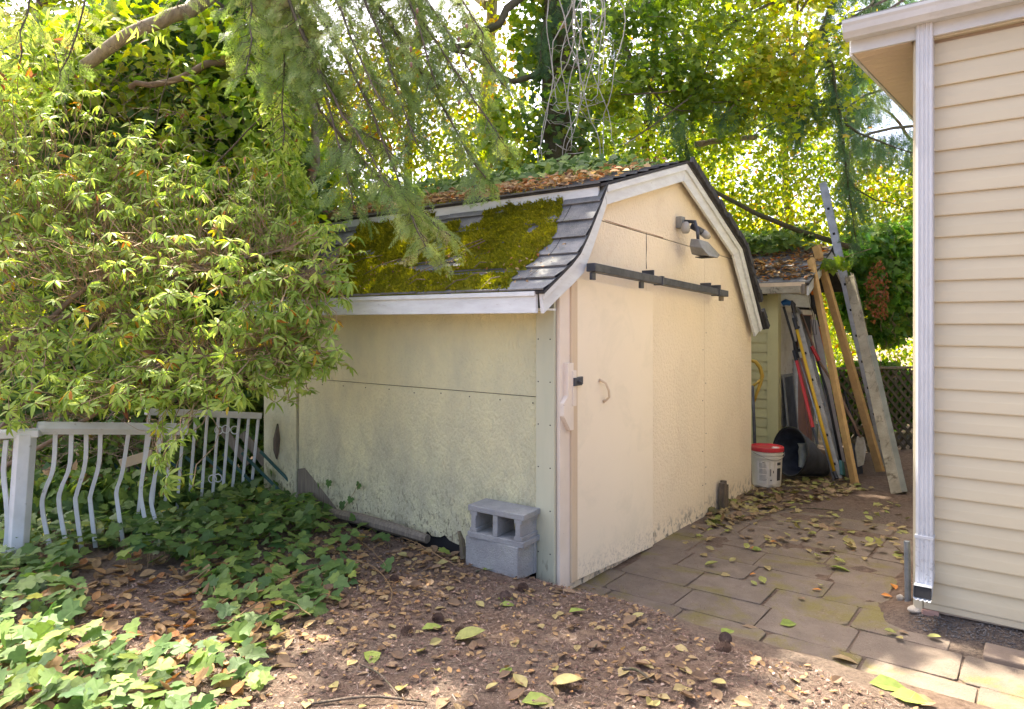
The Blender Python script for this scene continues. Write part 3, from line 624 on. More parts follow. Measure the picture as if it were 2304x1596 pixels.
# ================================================================== concrete blocks
def block(name, label, c, aL, aW, aH, ears):
    t = thing(name, label, 'concrete block', c)
    L, Wd, Hh, th = .39, .19, .19, .034
    m = MB(); aL, aW, aH = [np.array(a, float) for a in (aL, aW, aH)]
    e = .022 if ears else 0
    for sg in (-1, 1):
        prof = [(-L/2, 0), (-L/2+.05, 0), (-L/2+.06, 0), (L/2-.06, 0), (L/2, 0)]
        m.box(np.array(c)+aW*sg*(Wd/2-th/2), (aL, aW, aH), (L/2, th/2, Hh/2))
    m.build('face_shell', mt['block'], t, .004)
    w = MB()
    for q in (-1, 0, 1):
        w.box(np.array(c)+aL*q*(L/2-.018-e), (aL, aW, aH), (.0165, Wd/2-th-.0005, Hh/2-.002))
    if ears:
        for q in (-1, 1):
            for sg in (-1, 1): w.box(np.array(c)+aL*q*(L/2-.018-e)+aW*sg*(Wd/2-th-.012), (aL, aW, aH), (.026, .012, Hh/2-.003))
    w.build('web', mt['block'], t, .003); return t
bc = SH(-.135, .30, .075)
block('concrete_block', 'plain grey concrete block set in the soil, underneath the hollow one', bc, -V3, U3, Z3, False)
a = .09; aL = -V3*math.cos(a)+U3*math.sin(a); aW0 = U3*math.cos(a)+V3*math.sin(a)
a3 = np.array(aL)*math.cos(.02)-Z3*math.sin(.02)
block('concrete_block', 'hollow grey concrete block on its side showing two cells, stacked on top', bc+np.array([.005, -.005, .191])-V3*.015, a3, np.cross(aW0, a3), aW0, True)
# ================================================================== house
house = thing('house', 'cream vinyl-sided house corner with white gutter and downspout', 'house', HP(.5, -.5, 0))
def hbox(a0, a1, o0, o1, z0, z1, name, m, bev=.002, parent=None):
    return MB().box(HP((a0+a1)/2, (o0+o1)/2, (z0+z1)/2), AX, (abs(o1-o0)/2, abs(a1-a0)/2, abs(z1-z0)/2)).build(name, m, parent or house, bev)
hbox(.03, 6.2, -.02, -.12, -.25, 3.02, 'wall', mt['soffit'])
hbox(.0, .12, -.03, -6, -.25, 3.1, 'side_wall', mt['siding'])
CO = .1143; z0 = -.045
prof = [(.0, .0), (.0165, .0), (.0175, .006), (.013, .055), (.012, .060), (.0045, .108), (.003, .1155), (0, .1155)]
for k in range(26):
    zb = z0+k*CO; zc = [(o, min(zb+z, 2.945)) for o, z in prof]
    V = [HP(a, o, z) for a in (.055, 6.2) for o, z in zc]; nn = len(prof)
    MB().add(V, [(q, (q+1) % nn, nn+(q+1) % nn, nn+q) for q in range(nn)]+[tuple(range(nn)), tuple(range(nn, 2*nn))[::-1]]).build('siding_plank', mt['siding'], house)
hbox(.055, 6.2, -.005, .014, z0-.035, z0-.002, 'starter_strip', mt['siding'])
hbox(.010, .052, -.02, .020, -.10, 2.99, 'corner_post', mt['siding'], .004)
hbox(-.295, 6.2, .035, .055, 2.955, 3.09, 'fascia_board', mt['gutter'], .002)
hbox(.055, 6.2, .000, .032, 2.946, 2.975, 'top_trim', mt['siding'], .002)
gpf = [(.058, 3.022), (.125, 3.018), (.135, 3.030), (.150, 3.045), (.158, 3.075), (.166, 3.090), (.166, 3.105), (.156, 3.105), (.150, 3.095), (.125, 3.035), (.065, 3.032), (.062, 3.105), (.058, 3.105)]
nn = len(gpf); V = [HP(a, o, z) for a in (-.31, 6.2) for o, z in gpf]
gut = MB().add(V, [(q, (q+1) % nn, nn+(q+1) % nn, nn+q) for q in range(nn)]).build('gutter', mt['gutter'], house)
gc = [p for p in gpf[:7]]+[(.058, 3.105)]
V = [HP(a, o, z) for a in (-.316, -.309) for o, z in gc]; nn = len(gc)
MB().add(V, [tuple(range(nn)), tuple(range(nn, 2*nn))[::-1]]+[(q, (q+1) % nn, nn+(q+1) % nn, nn+q) for q in range(nn)]).build('end_cap', mt['gutter'], gut)
# soffit strips and roof (low slope rising away from the gutter)
SL = .065
for k in range(30):
    o1 = .034-k*.1; o0 = o1-.097
    V = [HP(a, o, 2.953+(.034-o)*SL+dz) for dz in (0, .02) for a, o in ((-.285, o1), (-.285, o0), (-.0, o0), (-.0, o1))]
    MB().add(V, [(3, 2, 1, 0), (4, 5, 6, 7), (0, 1, 5, 4), (1, 2, 6, 5), (2, 3, 7, 6), (3, 0, 4, 7)]).build('soffit_panel', mt['soffit'], house, .003)
V = [HP(a, o, 2.946+(.034-o)*SL+dz) for dz in (0, .15) for a, o in ((-.305, .034), (-.305, -5), (-.287, -5), (-.287, .034))]
MB().add(V, [(3, 2, 1, 0), (4, 5, 6, 7), (0, 1, 5, 4), (1, 2, 6, 5), (2, 3, 7, 6), (3, 0, 4, 7)]).build('rake_board', mt['gutter'], house)
V = [HP(a, o, 3.112+(.034-o)*SL+dz) for dz in (0, .03) for a, o in ((-.33, .10), (-.33, -6), (6.2, -6), (6.2, .10))]
MB().add(V, [(3, 2, 1, 0), (4, 5, 6, 7), (0, 1, 5, 4), (1, 2, 6, 5), (2, 3, 7, 6), (3, 0, 4, 7)]).build('roof', mt['shingle'], house)
# downspout: ribbed profile swept down, then kicked out
wd = .0395; pf = []
for k in range(4):
    c0 = -wd+.006+k*(2*wd-.012)/3.5; pf += [(c0, 0), (c0+.004, -.005), (c0+.011, -.005), (c0+.015, 0)]
pf = [(-wd, .066), (-wd, .004), (-wd+.004, 0)]+pf[:]+[(wd-.004, 0), (wd, .004), (wd, .066)]
pf = [(a, -b) for a, b in pf]                            # a along the wall, b outward
ac = .066
path = [HP(ac, .075, z) for z in (3.02, 2.0, 1.0, .32)]; X = [(-V3, -U3)]*4
ds_ = MB().sweep(path, pf, X).build('downspout', mt['down'], house, smooth=False)
hbox(ac-wd-.004, ac+wd+.004, .0, .082, .305, .325, 'downspout_joint', mt['down'], .003, ds_)
pth = []; XX = []
for k, (o, z, an) in enumerate(((.077, .31, 0), (.077, .20, 0), (.077, .13, .05), (.080, .09, .2), (.088, .062, .45), (.103, .036, .75), (.124, .018, 1.0), (.148, .008, 1.2))):
    wob = .003*(k % 2) if k > 1 else 0
    pth.append(HP(ac, o+wob, z)); A_ = -V3; B_ = -U3*math.cos(an)-Z3*-math.sin(an)*-1
    XX.append((A_*(1.03+wob*8), B_*(1.0+wob*10)))
MB().sweep(pth, pf, XX, cap=False).build('elbow', mt['down'], ds_)
V = [pth[-1]-XX[-1][0]*wd*.93+XX[-1][1]*-.009, pth[-1]+XX[-1][0]*wd*.93+XX[-1][1]*-.009, pth[-1]+XX[-1][0]*wd*.93+XX[-1][1]*-.062, pth[-1]-XX[-1][0]*wd*.93+XX[-1][1]*-.062]
V = [p+U3*.004 for p in V]
MB().add(V, [(0, 1, 2, 3)]).build('elbow_mouth_shade', mt['darkhole'], ds_)  # flat near-black sheet painted as the shade inside the elbow
for sgn, z in ((1, 1.9), (1, .9)): hbox(ac-wd-.002, ac+wd+.002, .001, .080, z, z+.012, 'strap', mt['down'], .001, ds_) if False else None
# pipe, brick bits, stones by the corner
g = G(2043, 1352)
pp = MB(); p0 = g+np.array([0, 0, -.05]); pp.tube([p0, p0+np.array([-.002, 0, .20]), p0+np.array([-.004, .003, .385])], .0165, 14, cap=False); pp.tube([p0+np.array([-.004, .003, .384]), p0+np.array([-.004, .003, .34])], .0125, 14)
tag(pp.build('metal_pipe', mt['pipe'], smooth=False), 'short galvanised pipe standing in the ground beside the downspout', 'pipe')
for (px, py, sz, rz, mm, nm, lb) in ((2078, 1362, (.055, .028, .02), .6, 'brickp', 'brick_piece', 'pink brick fragment just right of the short pipe'), (2062, 1376, (.05, .035, .02), .2, 'stone', 'stone', 'flat tan stone in front of the short pipe'),
        (2092, 1382, (.045, .025, .015), -.3, 'brickp', 'brick_piece', 'long broken brick fragment at the pale kerb end'), (2026, 1350, (.022, .018, .022), 0, 'stone', 'stone', 'small pale round stone left of the short pipe'),
        (1603, 1158, (.045, .05, .045), .3, 'mossstone', 'stone', 'round mossy stone at the foot of the wooden stake')):
    g = G(px, py); import bmesh
    b = bmesh.new(); bmesh.ops.create_icosphere(b, subdivisions=2, radius=1) if nm == 'stone' else bmesh.ops.create_cube(b, size=1.8)
    rs = random.Random(px)
    for w_ in b.verts: w_.co = Matrix.Rotation(rz, 3, 'Z') @ Vector((w_.co.x*sz[0]*rs.uniform(.88, 1.12), w_.co.y*sz[1]*rs.uniform(.88, 1.12), w_.co.z*sz[2]*rs.uniform(.85, 1.1)))
    me = bpy.data.meshes.new(nm); b.to_mesh(me); b.free(); me.materials.append(mt[mm]); o = link(nm, me); o.location = tuple(g+np.array([0, 0, sz[2]*.45])); tag(o, lb, 'stone' if nm == 'stone' else 'brick')
def gz3(p): return np.array([p[0], p[1], float(gh(p[0], p[1]))])
# wooden stake against the shed front
g = gz3(SH(2.50, -.05, 0)); m = MB()
for (dx, dy, w_, h) in ((-.03, 0, .026, .235), (.0, .012, .022, .25), (.03, .015, .022, .20), (.045, .03, .015, .21)):
    b0 = g+U3*dx+np.array([0, .0, -.03]); m.box(b0+np.array([0, 0, h/2+.01]), (U3, V3, Z3), (w_/2+.004, .025, h/2+.02))
stake = tag(m.build('stake', mt['bark'], bevel=.003), 'dark split wooden stake at the foot of the shed front', 'stake')
#@@BACK
# ================================================================== second, small shed behind
S0 = np.array([2.93, 7.8])
def S2(r, q, z):
    p = S0+r*u+q*v; return np.array([p[0], p[1], z])
shed2 = thing('garden_shed', 'small yellow lap-sided shed with leaf-covered roof behind the cream shed', 'shed', S2(.8, 1, -.2))
MB().add([S2(r, q, z) for q in (.02, 2.2) for r, z in ((.02, -.3), (1.5, -.3), (1.5, 1.80), (.75, 2.16), (.02, 1.80))],
    [(0, 1, 2, 3, 4), (9, 8, 7, 6, 5)]+[(q, q+5, (q+1) % 5+5, (q+1) % 5) for q in range(5)]).build('wall', mt['darkhole'], shed2)
for k in range(20):
    z = -.25+.105*k
    if z < 1.74:
        MB().add([S2(r, q, zz) for q in (.09, 2.2) for r, zz in ((.02, z), (-.016, z), (-.004, z+.11), (.02, z+.11))], [(0, 1, 2, 3), (7, 6, 5, 4), (0, 4, 5, 1), (1, 5, 6, 2), (2, 6, 7, 3), (3, 7, 4, 0)]).build('siding_plank', mt['siding2'], shed2)
for k in range(25):
    z = -.25+.105*k; top = 1.80+.36*0
    lim = lambda zz: (max(.0, (zz-1.80)/.48), min(1.5, 1.5-(zz-1.80)/.48))
    a, b = lim(z+.1) if z+.1 > 1.8 else (.09, 1.5)
    if b-a < .1: continue
    segs = [(a, b)] if z > 1.6 else ([(a, .76), (1.42, b)] if z > 1.2 else [(a, .62), (1.42, b)])
    for a2, b2 in segs:
        MB().add([S2(r, q, zz) for r in (a2, b2) for q, zz in ((.02, z), (-.016, z), (-.004, z+.11), (.02, z+.11))], [(3, 2, 1, 0), (4, 5, 6, 7), (1, 5, 4, 0), (2, 6, 5, 1), (3, 7, 6, 2), (0, 4, 7, 3)]).build('siding_plank', mt['siding3'], shed2)
def s2b(r0, r1, q0, q1, z0, z1, name, m, par=None, bev=.003): return MB().box(S2((r0+r1)/2, (q0+q1)/2, (z0+z1)/2), AX, (abs(r1-r0)/2, abs(q1-q0)/2, abs(z1-z0)/2)).build(name, m, par or shed2, bev)
s2b(-.03, .075, -.035, .085, -.25, 1.80, 'corner_board', mt['siding2'])
s2b(.08, 1.5, -.036, -.018, 1.63, 1.775, 'frieze_board', mt['white'])
s2b(1.44, 1.53, -.036, .05, -.25, 1.63, 'corner_board', mt['siding3'])
dr = s2b(.72, 1.40, -.02, .0, -.22, 1.02, 'door', mt['pink'])
s2b(.62, .715, -.04, -.01, -.22, 1.06, 'door_frame', mt['white'], dr); s2b(.715, 1.42, -.042, -.012, 1.02, 1.09, 'door_frame', mt['siding3'], dr)
wi = s2b(.80, 1.40, -.022, -.002, 1.15, 1.58, 'window', mt['pink'])
s2b(.90, 1.32, -.026, -.021, 1.20, 1.53, 'pane', mt['darkhole'], wi, 0)
for a_ in ((.78, .84, 1.13, 1.60), (1.36, 1.42, 1.13, 1.60), (.841, 1.359, 1.54, 1.60), (.841, 1.359, 1.13, 1.18)): s2b(a_[0], a_[1], -.038, -.022, a_[2], a_[3], 'window_frame', mt['siding3'], wi)
for (r0, z0_, r1, z1_) in ((-.24, 1.865, .75, 2.325), (1.74, 1.865, .75, 2.325)):
    dx, dz = r1-r0, z1_-z0_; L = math.hypot(dx, dz); nx, nz = (-dz/L, dx/L) if dx > 0 else (dz/L, -dx/L)
    pl = [(r0, z0_), (r1, z1_), (r1, z1_-.05), (r0, z0_-.03)]
    MB().add([S2(r, q, z) for q in (-.41, 2.4) for r, z in pl], [(0, 1, 2, 3), (7, 6, 5, 4)]+[(k, k+4, (k+1) % 4+4, (k+1) % 4) for k in range(4)]).build('roof_deck', mt['edge'], shed2)
    ne = 7
    for k in range(ne):
        qq = -.43-random.uniform(0, .25)
        while qq < 2.4:
            a = np.array([r0, z0_])+np.array([dx, dz])*(k/ne)-np.array([dx, dz])/L*.015; b = np.array([r0, z0_])+np.array([dx, dz])*((k+1.04)/ne)
            q0 = max(qq, -.43)+.003; q1 = min(qq+.6, 2.4)
            MB().add([S2(a[0]+nx*.022, q0, a[1]+abs(nz)*.022), S2(a[0]+nx*.022, q1, a[1]+abs(nz)*.022+.003), S2(b[0]+nx*.004, q0, b[1]+abs(nz)*.004), S2(b[0]+nx*.004, q1, b[1]+abs(nz)*.004), S2(a[0], q0, a[1]), S2(a[0], q1, a[1])],
                [(0, 1, 3, 2), (1, 0, 4, 5)]).build('shingle', mt['shingle'], shed2, fixn=False)
            qq += .6
for r0, z0_, r1, z1_ in ((-.22, 1.83, .75, 2.285), (1.72, 1.83, .75, 2.285)):
    MB().add([S2(r, q, z) for q in (-.405, -.385) for r, z in ((r0, z0_), (r1, z1_), (r1, z1_-.12), (r0, z0_-.10))], [(0, 1, 2, 3), (7, 6, 5, 4)]+[(k, k+4, (k+1) % 4+4, (k+1) % 4) for k in range(4)]).build('rake_board', mt['white'], shed2)
m = MB(); m.bar(S2(-.235, -.34, 1.80), S2(-.225, 2.35, 1.80), .05, .095, up=Z3, roll=0); m.build('eave_beam', mt['peeled'], shed2, .012)
s2b(-.27, -.205, -.385, -.345, 1.745, 1.85, 'beam_end', mt['oldwood'])
s2b(-.262, -.256, -.38, 2.35, 1.83, 1.872, 'fascia_board', mt['trimc'])
# ================================================================== lattice fence
lat = thing('lattice_fence', 'brown diagonal lattice fence between the yellow shed and the house', 'fence', at(1990, 1080, 8.9))
LA, LB = np.array([3.9, 8.6, -.2]), np.array([6.6, 9.4, -.2]); LD = (LB-LA)/np.linalg.norm(LB-LA); LW = np.linalg.norm(LB-LA); LN = np.cross(LD, Z3)
MB().bar(LA+Z3*1.08, LB+Z3*1.06, .05, .03).build('top_rail', mt['oldwood'], lat, .003)
k = -1.1
while k < LW:
    for sg, off in ((1, .0), (-1, .012)):
        x0, x1 = (k, k+1.05) if sg > 0 else (k+1.05, k)
        a, b = (x0, 0.), (x1, 1.05)
        def cl(p, q, X):
            kk = (X-p[0])/(q[0]-p[0]); return (X, p[1]+(q[1]-p[1])*kk)
        for X in (0, LW):
            for (P_, Q_) in ((a, b),):
                pass
        lo_, hi_ = (a, b) if a[0] < b[0] else (b, a)
        if hi_[0] < .05 or lo_[0] > LW-.05: continue
        if lo_[0] < 0: lo_ = cl(lo_, hi_, 0.)
        if hi_[0] > LW: hi_ = cl(lo_, hi_, LW)
        MB().bar(LA+LD*lo_[0]+Z3*lo_[1]+LN*off, LA+LD*hi_[0]+Z3*hi_[1]+LN*off, .036, .009, up=LN).build('lattice_slat', mt['lattice'], lat)
    k += .135
# ================================================================== things leaning against the yellow shed
def on_ground(px, py):
    p = G(px, py); return p
def pole(name, label, cat, pts, R, m, n=10, group=None):
    return tag(MB().tube(pts, R, n).build(name, mt[m], smooth=True), label, cat, group)
def gz(p): return np.array([p[0], p[1], float(gh(p[0], p[1]))])
def plank(name, label, cat, a, b, w, d, m, roll=0, up=Z3, group=None, bev=.003):
    o = MB().bar(a, b, w, d, up=up, roll=roll).build(name, mt[m], None, bev); return tag(o, label, cat, group)
bA = G(1924, 1091); tA = at(1824, 583, 7.62); plank('lumber', 'shorter new pine board standing nearest, left of its longer twin', 'lumber', bA, tA, .089, .038, 'lumber', .95, up=np.array([.47, 1, 0]), group='new pine boards')
bB = at(1981, 1061, 7.45); bB = np.array([bB[0], bB[1], bB[2]]); tB = at(1836, 554, 7.85); plank('lumber', 'longer new pine board leaning between the short board and the weathered beam', 'lumber', bB, tB, .089, .04, 'lumber', .75, up=np.array([.47, 1, 0]), group='new pine boards')
bC = G(2019, 1112); tC = at(1912, 624, 7.9)
beam = thing('weathered_beam', 'thick dirty white beam with a splintered top leaning beside the house', 'beam', bC)
VD = np.array([.53, 1, 0])
MB().bar(bC, tC, .10, .05, up=VD, roll=.25).build('beam_face', mt['peeled'], beam, .006)
dC = (tC-bC)/np.linalg.norm(tC-bC)
sx = np.cross(dC, VD); sx /= np.linalg.norm(sx)
MB().bar(bC-sx*.082+V3*.03, bC+dC*1.7-sx*.08+V3*.03, .06, .06, up=VD, roll=-.3).build('side_board', mt['greyboard'], beam, .004)
for k in range(5): MB().tube([tC+sx*(-.04+.02*k)-dC*.02, tC+sx*(-.04+.02*k)+dC*random.uniform(.03, .1)], [.013, .002], 5).build('splinter', mt['peeled'], beam)
# tall aluminium extension ladder behind the beam
def ladder(name, label, a, b, wdir, width, m, rail_w, rail_d, hole_gap, group=None, holes=True, up=-V3, t0=0., t1=1.):
    L = thing(name, label, 'ladder', a, group); d = b-a; LL_ = np.linalg.norm(d); d = d/LL_; wdir = np.array(wdir, float); wdir /= np.linalg.norm(wdir); nn_ = np.cross(d, wdir)
    for sg in (-.5, .5):
        p, q = a+wdir*sg*width, b+wdir*sg*width
        m_ = MB(); m_.bar(p, q, .006, rail_w, up=nn_); ax_ = np.cross(d, nn_)
        for e in (-1, 1): m_.bar(p+nn_*e*(rail_w/2)-wdir*math.copysign(rail_d/2-.003, sg), q+nn_*e*(rail_w/2)-wdir*math.copysign(rail_d/2-.003, sg), rail_d, .006, up=nn_)
        m_.build('rail', mt[m], L, .001)
    k = .15
    while k < LL_-.05:
        MB().tube([a+d*k-wdir*width/2, a+d*k+wdir*width/2], .015, 8).build('rung', mt[m], L)
        if holes:
            for sg in (-.5, .5):
                c = a+d*k+wdir*sg*(width+.008); MB().box(c, (wdir, d, nn_), (.002, .014, .014)).build('rung_end', mt['darkhole'], L)
        k += hole_gap
    return L
eb = G(2008, 1085); eb = at(2000, 1075, 8.0); et = at(1853, 417, 8.35)
ladder('ladder', 'tall aluminium extension ladder rising high above the yellow shed roof', eb, et, np.array([.47+.05, 1, 0]), .36, 'alu2', .075, .03, .30)
fb = G(1890, 1073); fb = at(1889, 1070, 7.35); ft = at(1793, 706, 7.95)
lad2 = ladder('ladder', 'shorter dusty aluminium ladder with square rung ends beside the yellow pole', fb, ft, np.array([.43+.13, 1, 0]), .34, 'alu', .075, .03, .30)
MB().tube([ft-V3*.04, ft+Z3*.05, ft+V3*.04+Z3*.0], [.03, .034, .03], 8).build('top_bracket', mt['grey'], lad2)
pole('yellow_pole', 'yellow fibreglass pole with black tips leaning in front of the short ladder', 'pole', [at(1877, 1062, 7.15), at(1850, 960, 7.27), at(1793, 742, 7.6)], .0165, 'yellow')
yp = bpy.data.objects['yellow_pole']
MB().tube([at(1793, 742, 7.6), at(1786, 716, 7.64)], .022, 8).build('pole_grip', mt['black'], yp); MB().tube([at(1883, 1078, 7.1), at(1877, 1062, 7.15)], .02, 8).build('pole_tip', mt['black'], yp)
pole('grey_pole', 'thin pale metal rod leaning left of the yellow pole', 'pole', [G(1876, 1083), at(1838, 938, 7.35), at(1797, 800, 7.75)], .007, 'alu2')
pr = thing('pole_pruner', 'black pole pruner with a blue clamp leaning on the shed corner', 'pruner', at(1794, 800, 7.7))
MB().tube([at(1797, 806, 7.7), at(1763, 690, 7.78)], .014, 8).build('pole', mt['black'], pr); MB().tube([at(1760, 684, 7.78), at(1768, 680, 7.76), at(1779, 683, 7.74)], [.03, .036, .028], 8).build('clamp', mt['blue'], pr)
MB().tube([at(1779, 678, 7.74), at(1785, 686, 7.74), at(1786, 702, 7.74), at(1793, 724, 7.73)], [.02, .03, .018, .012], 8).build('clamp_jaw', mt['steel'], pr)
rl = thing('bolt_cutter_handle', 'long red handled tool with black grip standing left of the yellow pole', 'tool', at(1840, 1000, 7.25))
MB().tube([at(1840, 1000, 7.3), at(1829, 962, 7.35)], .014, 8).build('shaft', mt['steel'], rl); MB().tube([at(1829, 962, 7.35), at(1792, 812, 7.68)], [.019, .017], 8).build('handle', mt['red'], rl)
MB().tube([at(1792, 812, 7.68), at(1786, 789, 7.72)], .02, 8).build('grip', mt['black'], rl)
sv = thing('shovel', 'worn shovel with red sleeve on its long brown shaft behind the lumber', 'shovel', at(1930, 1040, 7.8))
MB().tube([at(1936, 985, 7.5), at(1922, 955, 7.55), at(1880, 870, 7.75), at(1842, 812, 7.85), at(1803, 706, 8.0)], .014, 8).build('shaft', mt['brownpole'], sv, smooth=True)
MB().tube([at(1843, 812, 7.83), at(1826, 780, 7.88)], .021, 8).build('sleeve', mt['red'], sv)
V = [at(1930, 982, 7.5), at(1944, 984, 7.5), at(1950, 1010, 7.45), at(1944, 1046, 7.4), at(1930, 1052, 7.4), at(1924, 1010, 7.45)]
MB().add(V+[p+np.array([0, .02, .0]) for p in V], [tuple(range(6)), tuple(range(6, 12))[::-1]]+[(q, (q+1) % 6, 6+(q+1) % 6, 6+q) for q in range(6)]).build('blade', mt['alu'], sv, .004)
ns = thing('snow_shovel', 'dark navy snow shovel blade resting on the ground behind the lumber', 'shovel', G(1945, 1082))
Vs = [];
for j in range(7):
    for i in range(9):
        a_ = -.9+1.8*i/8; zz = j/6; Vs.append(np.array(at(1942, 1080, 7.35))+U3*(.26*math.sin(a_*.8))*(1)+V3*(.06*math.cos(a_*1.1)+.10*zz*zz)+Z3*(.02+.33*zz))
Vs2 = [p+V3*.006 for p in Vs]; m = MB(); Fq = [(j*9+i, j*9+i+1, (j+1)*9+i+1, (j+1)*9+i) for j in range(6) for i in range(8)]
m.add(Vs, Fq); m.build('blade', mt['navy'], ns, smooth=True); MB().tube([at(1944, 1040, 7.5), at(1900, 880, 7.8)], .014, 8).build('shaft', mt['black'], ns)
pole('orange_pole', 'orange pole leaning close behind the shorter pine board', 'pole', [at(1927, 1075, 7.35), at(1900, 960, 7.5), at(1845, 734, 7.95)], .018, 'orange')
pole('black_bar', 'black metal bar leaning right of the short ladder', 'bar', [at(1897, 1062, 7.4), at(1860, 880, 7.7), at(1826, 770, 7.95)], .014, 'black')
plank('grey_board', 'pale lilac grey board leaning flat on the shed front behind the tools', 'board', at(1893, 1040, 7.9), at(1832, 720, 8.3), .14, .02, 'lilac', .3, up=-V3)
pole('hanging_cable', 'thin dark cable with a hook hanging beside the shed window', 'cable', [at(1817, 646, 7.7), at(1822, 680, 7.68), at(1831, 720, 7.66), at(1829, 752, 7.66), at(1822, 754, 7.66), at(1829, 752, 7.66), at(1837, 753, 7.66), at(1832, 700, 7.66), at(1818, 645, 7.7)], .003, 'black', 5)
mo = thing('power_tool', 'black garden power tool hung between the window and the pine boards', 'tool', at(1832, 690, 7.75))
MB().tube([at(1823, 650, 7.75), at(1829, 668, 7.75), at(1834, 690, 7.75), at(1838, 706, 7.75)], [.012, .03, .045, .03], 8).build('motor_body', mt['black'], mo); MB().tube([at(1827, 655, 7.74), at(1830, 663, 7.74)], .026, 8).build('cap', mt['orange'], mo)
MB().tube([at(1838, 706, 7.75), at(1846, 735, 7.74)], .016, 8).build('shaft', mt['black'], mo)
# dark screen panel
sc = thing('window_screen', 'dark mesh screen panel leaning on the shed wall above the black drum', 'screen', S2(.30, -.12, -.2))
d0, d1 = S2(.13, -.14, -.18), S2(.13, -.045, .83); dd = (d1-d0)/np.linalg.norm(d1-d0)
MB().bar(d0+U3*.17, d1+U3*.17, .30, .008, up=-V3).build('mesh', mt['drum'], sc)
for e in (.0, .34): MB().bar(d0+U3*e, d1+U3*e, .03, .018, up=-V3).build('frame', mt['grey'], sc, .002)
MB().bar(d1+Z3*.012-U3*.014, d1+Z3*.012+U3*.354, .03, .018, up=-V3).build('frame', mt['grey'], sc, .002)
# black drum on its side, sagging
drc = at(1777, 1016, 7.15); dr_ax = np.array([.93, .33, -.12]); dr_ax /= np.linalg.norm(dr_ax)
drum = thing('plastic_barrel', 'black plastic half barrel lying with its open end facing left', 'barrel', gz(drc))
def barrel(r_out, name, m, inner=False):
    A_ = np.cross(dr_ax, Z3); A_ /= np.linalg.norm(A_); B_ = np.cross(A_, dr_ax); V = []; nn_ = 32; L = [0, .04, .12, .22, .32, .40]
    for k, l in enumerate(L):
        f_ = 1-.62*(l/.40)**1.3; cz = -Z3*(.235*(1-f_)*.95)
        for q in range(nn_):
            th = 2*PI*q/nn_; V.append(drc+dr_ax*l*(1.1)+cz+(A_*math.cos(th)+B_*math.sin(th))*r_out*f_*(1+.02*math.sin(3*th+k)))
    Fc = [(k*nn_+q, k*nn_+(q+1) % nn_, (k+1)*nn_+(q+1) % nn_, (k+1)*nn_+q) for k in range(len(L)-1) for q in range(nn_)]
    return MB().add(V, Fc).build(name, m, drum, smooth=True)
bo = barrel(.245, 'barrel_wall', mt['drum']); so_ = bo.modifiers.new('t', 'SOLIDIFY'); so_.thickness = .006
A_ = np.cross(dr_ax, Z3); A_ /= np.linalg.norm(A_); B_ = np.cross(A_, dr_ax)
MB().tube([drc+(A_*math.cos(t)+B_*math.sin(t))*.247 for t in np.linspace(0, 2*PI, 33)], .009, 6, cap=False).build('rim', mt['black'], drum, smooth=True)
pb = ball(drc+dr_ax*.16-Z3*.05, (.05, .05, .12), 40, .8)
bag = MB(); c_ = drc+dr_ax*.17-Z3*.03
V = [c_+np.array([.05*math.sin(i*1.3)+random.uniform(-.01, .01), .04*math.cos(i*1.3)+random.uniform(-.01, .01), -.12+.04*j]) for j in range(7) for i in range(5)]
bag.add(V, [(j*5+i, j*5+(i+1) % 5, (j+1)*5+(i+1) % 5, (j+1)*5+i) for j in range(6) for i in range(5)]); tag(bag.build('plastic_bag', mt['plastic_bag'], smooth=True), 'crumpled pale plastic inside the black barrel', 'bag')
plank('teal_box', 'small teal board on the ground under the short ladder', 'board', at(1896, 1070, 7.2), at(1893, 1038, 7.25), .12, .03, 'teal', 0, up=-V3)
plank('wood_offcut', 'brown plank standing in the shadow behind the red handle', 'board', at(1822, 1000, 7.85), at(1812, 885, 7.95), .10, .02, 'pink', 0, up=-V3)
plank('wood_offcut', 'grey plank end poking up beside the barrel', 'board', at(1836, 1004, 7.5), at(1838, 955, 7.6), .05, .02, 'greyboard', 0, up=-V3)
# tool with a yellow grip at the left of the yellow wall
gt = thing('garden_fork_handle', 'dark shafted garden tool with a curved yellow handle behind the bucket', 'tool', at(1697, 1000, 7.2))
MB().tube([at(1700, 1060, 7.15), at(1697, 960, 7.3), at(1693, 868, 7.4)], .017, 8).build('shaft', mt['steel'], gt, smooth=True)
MB().tube([at(1690, 812, 7.4), at(1700, 814, 7.4), at(1710, 827, 7.4), at(1715, 846, 7.4), at(1710, 866, 7.4), at(1703, 884, 7.4), at(1697, 905, 7.4)], [.016, .02, .022, .022, .02, .018, .012], 8).build('grip', mt['yellow2'], gt, smooth=True)
MB().tube([at(1714, 852, 7.4), at(1703, 862, 7.4), at(1693, 870, 7.4)], [.012, .014, .016], 8).build('grip', mt['yellow2'], gt, smooth=True)
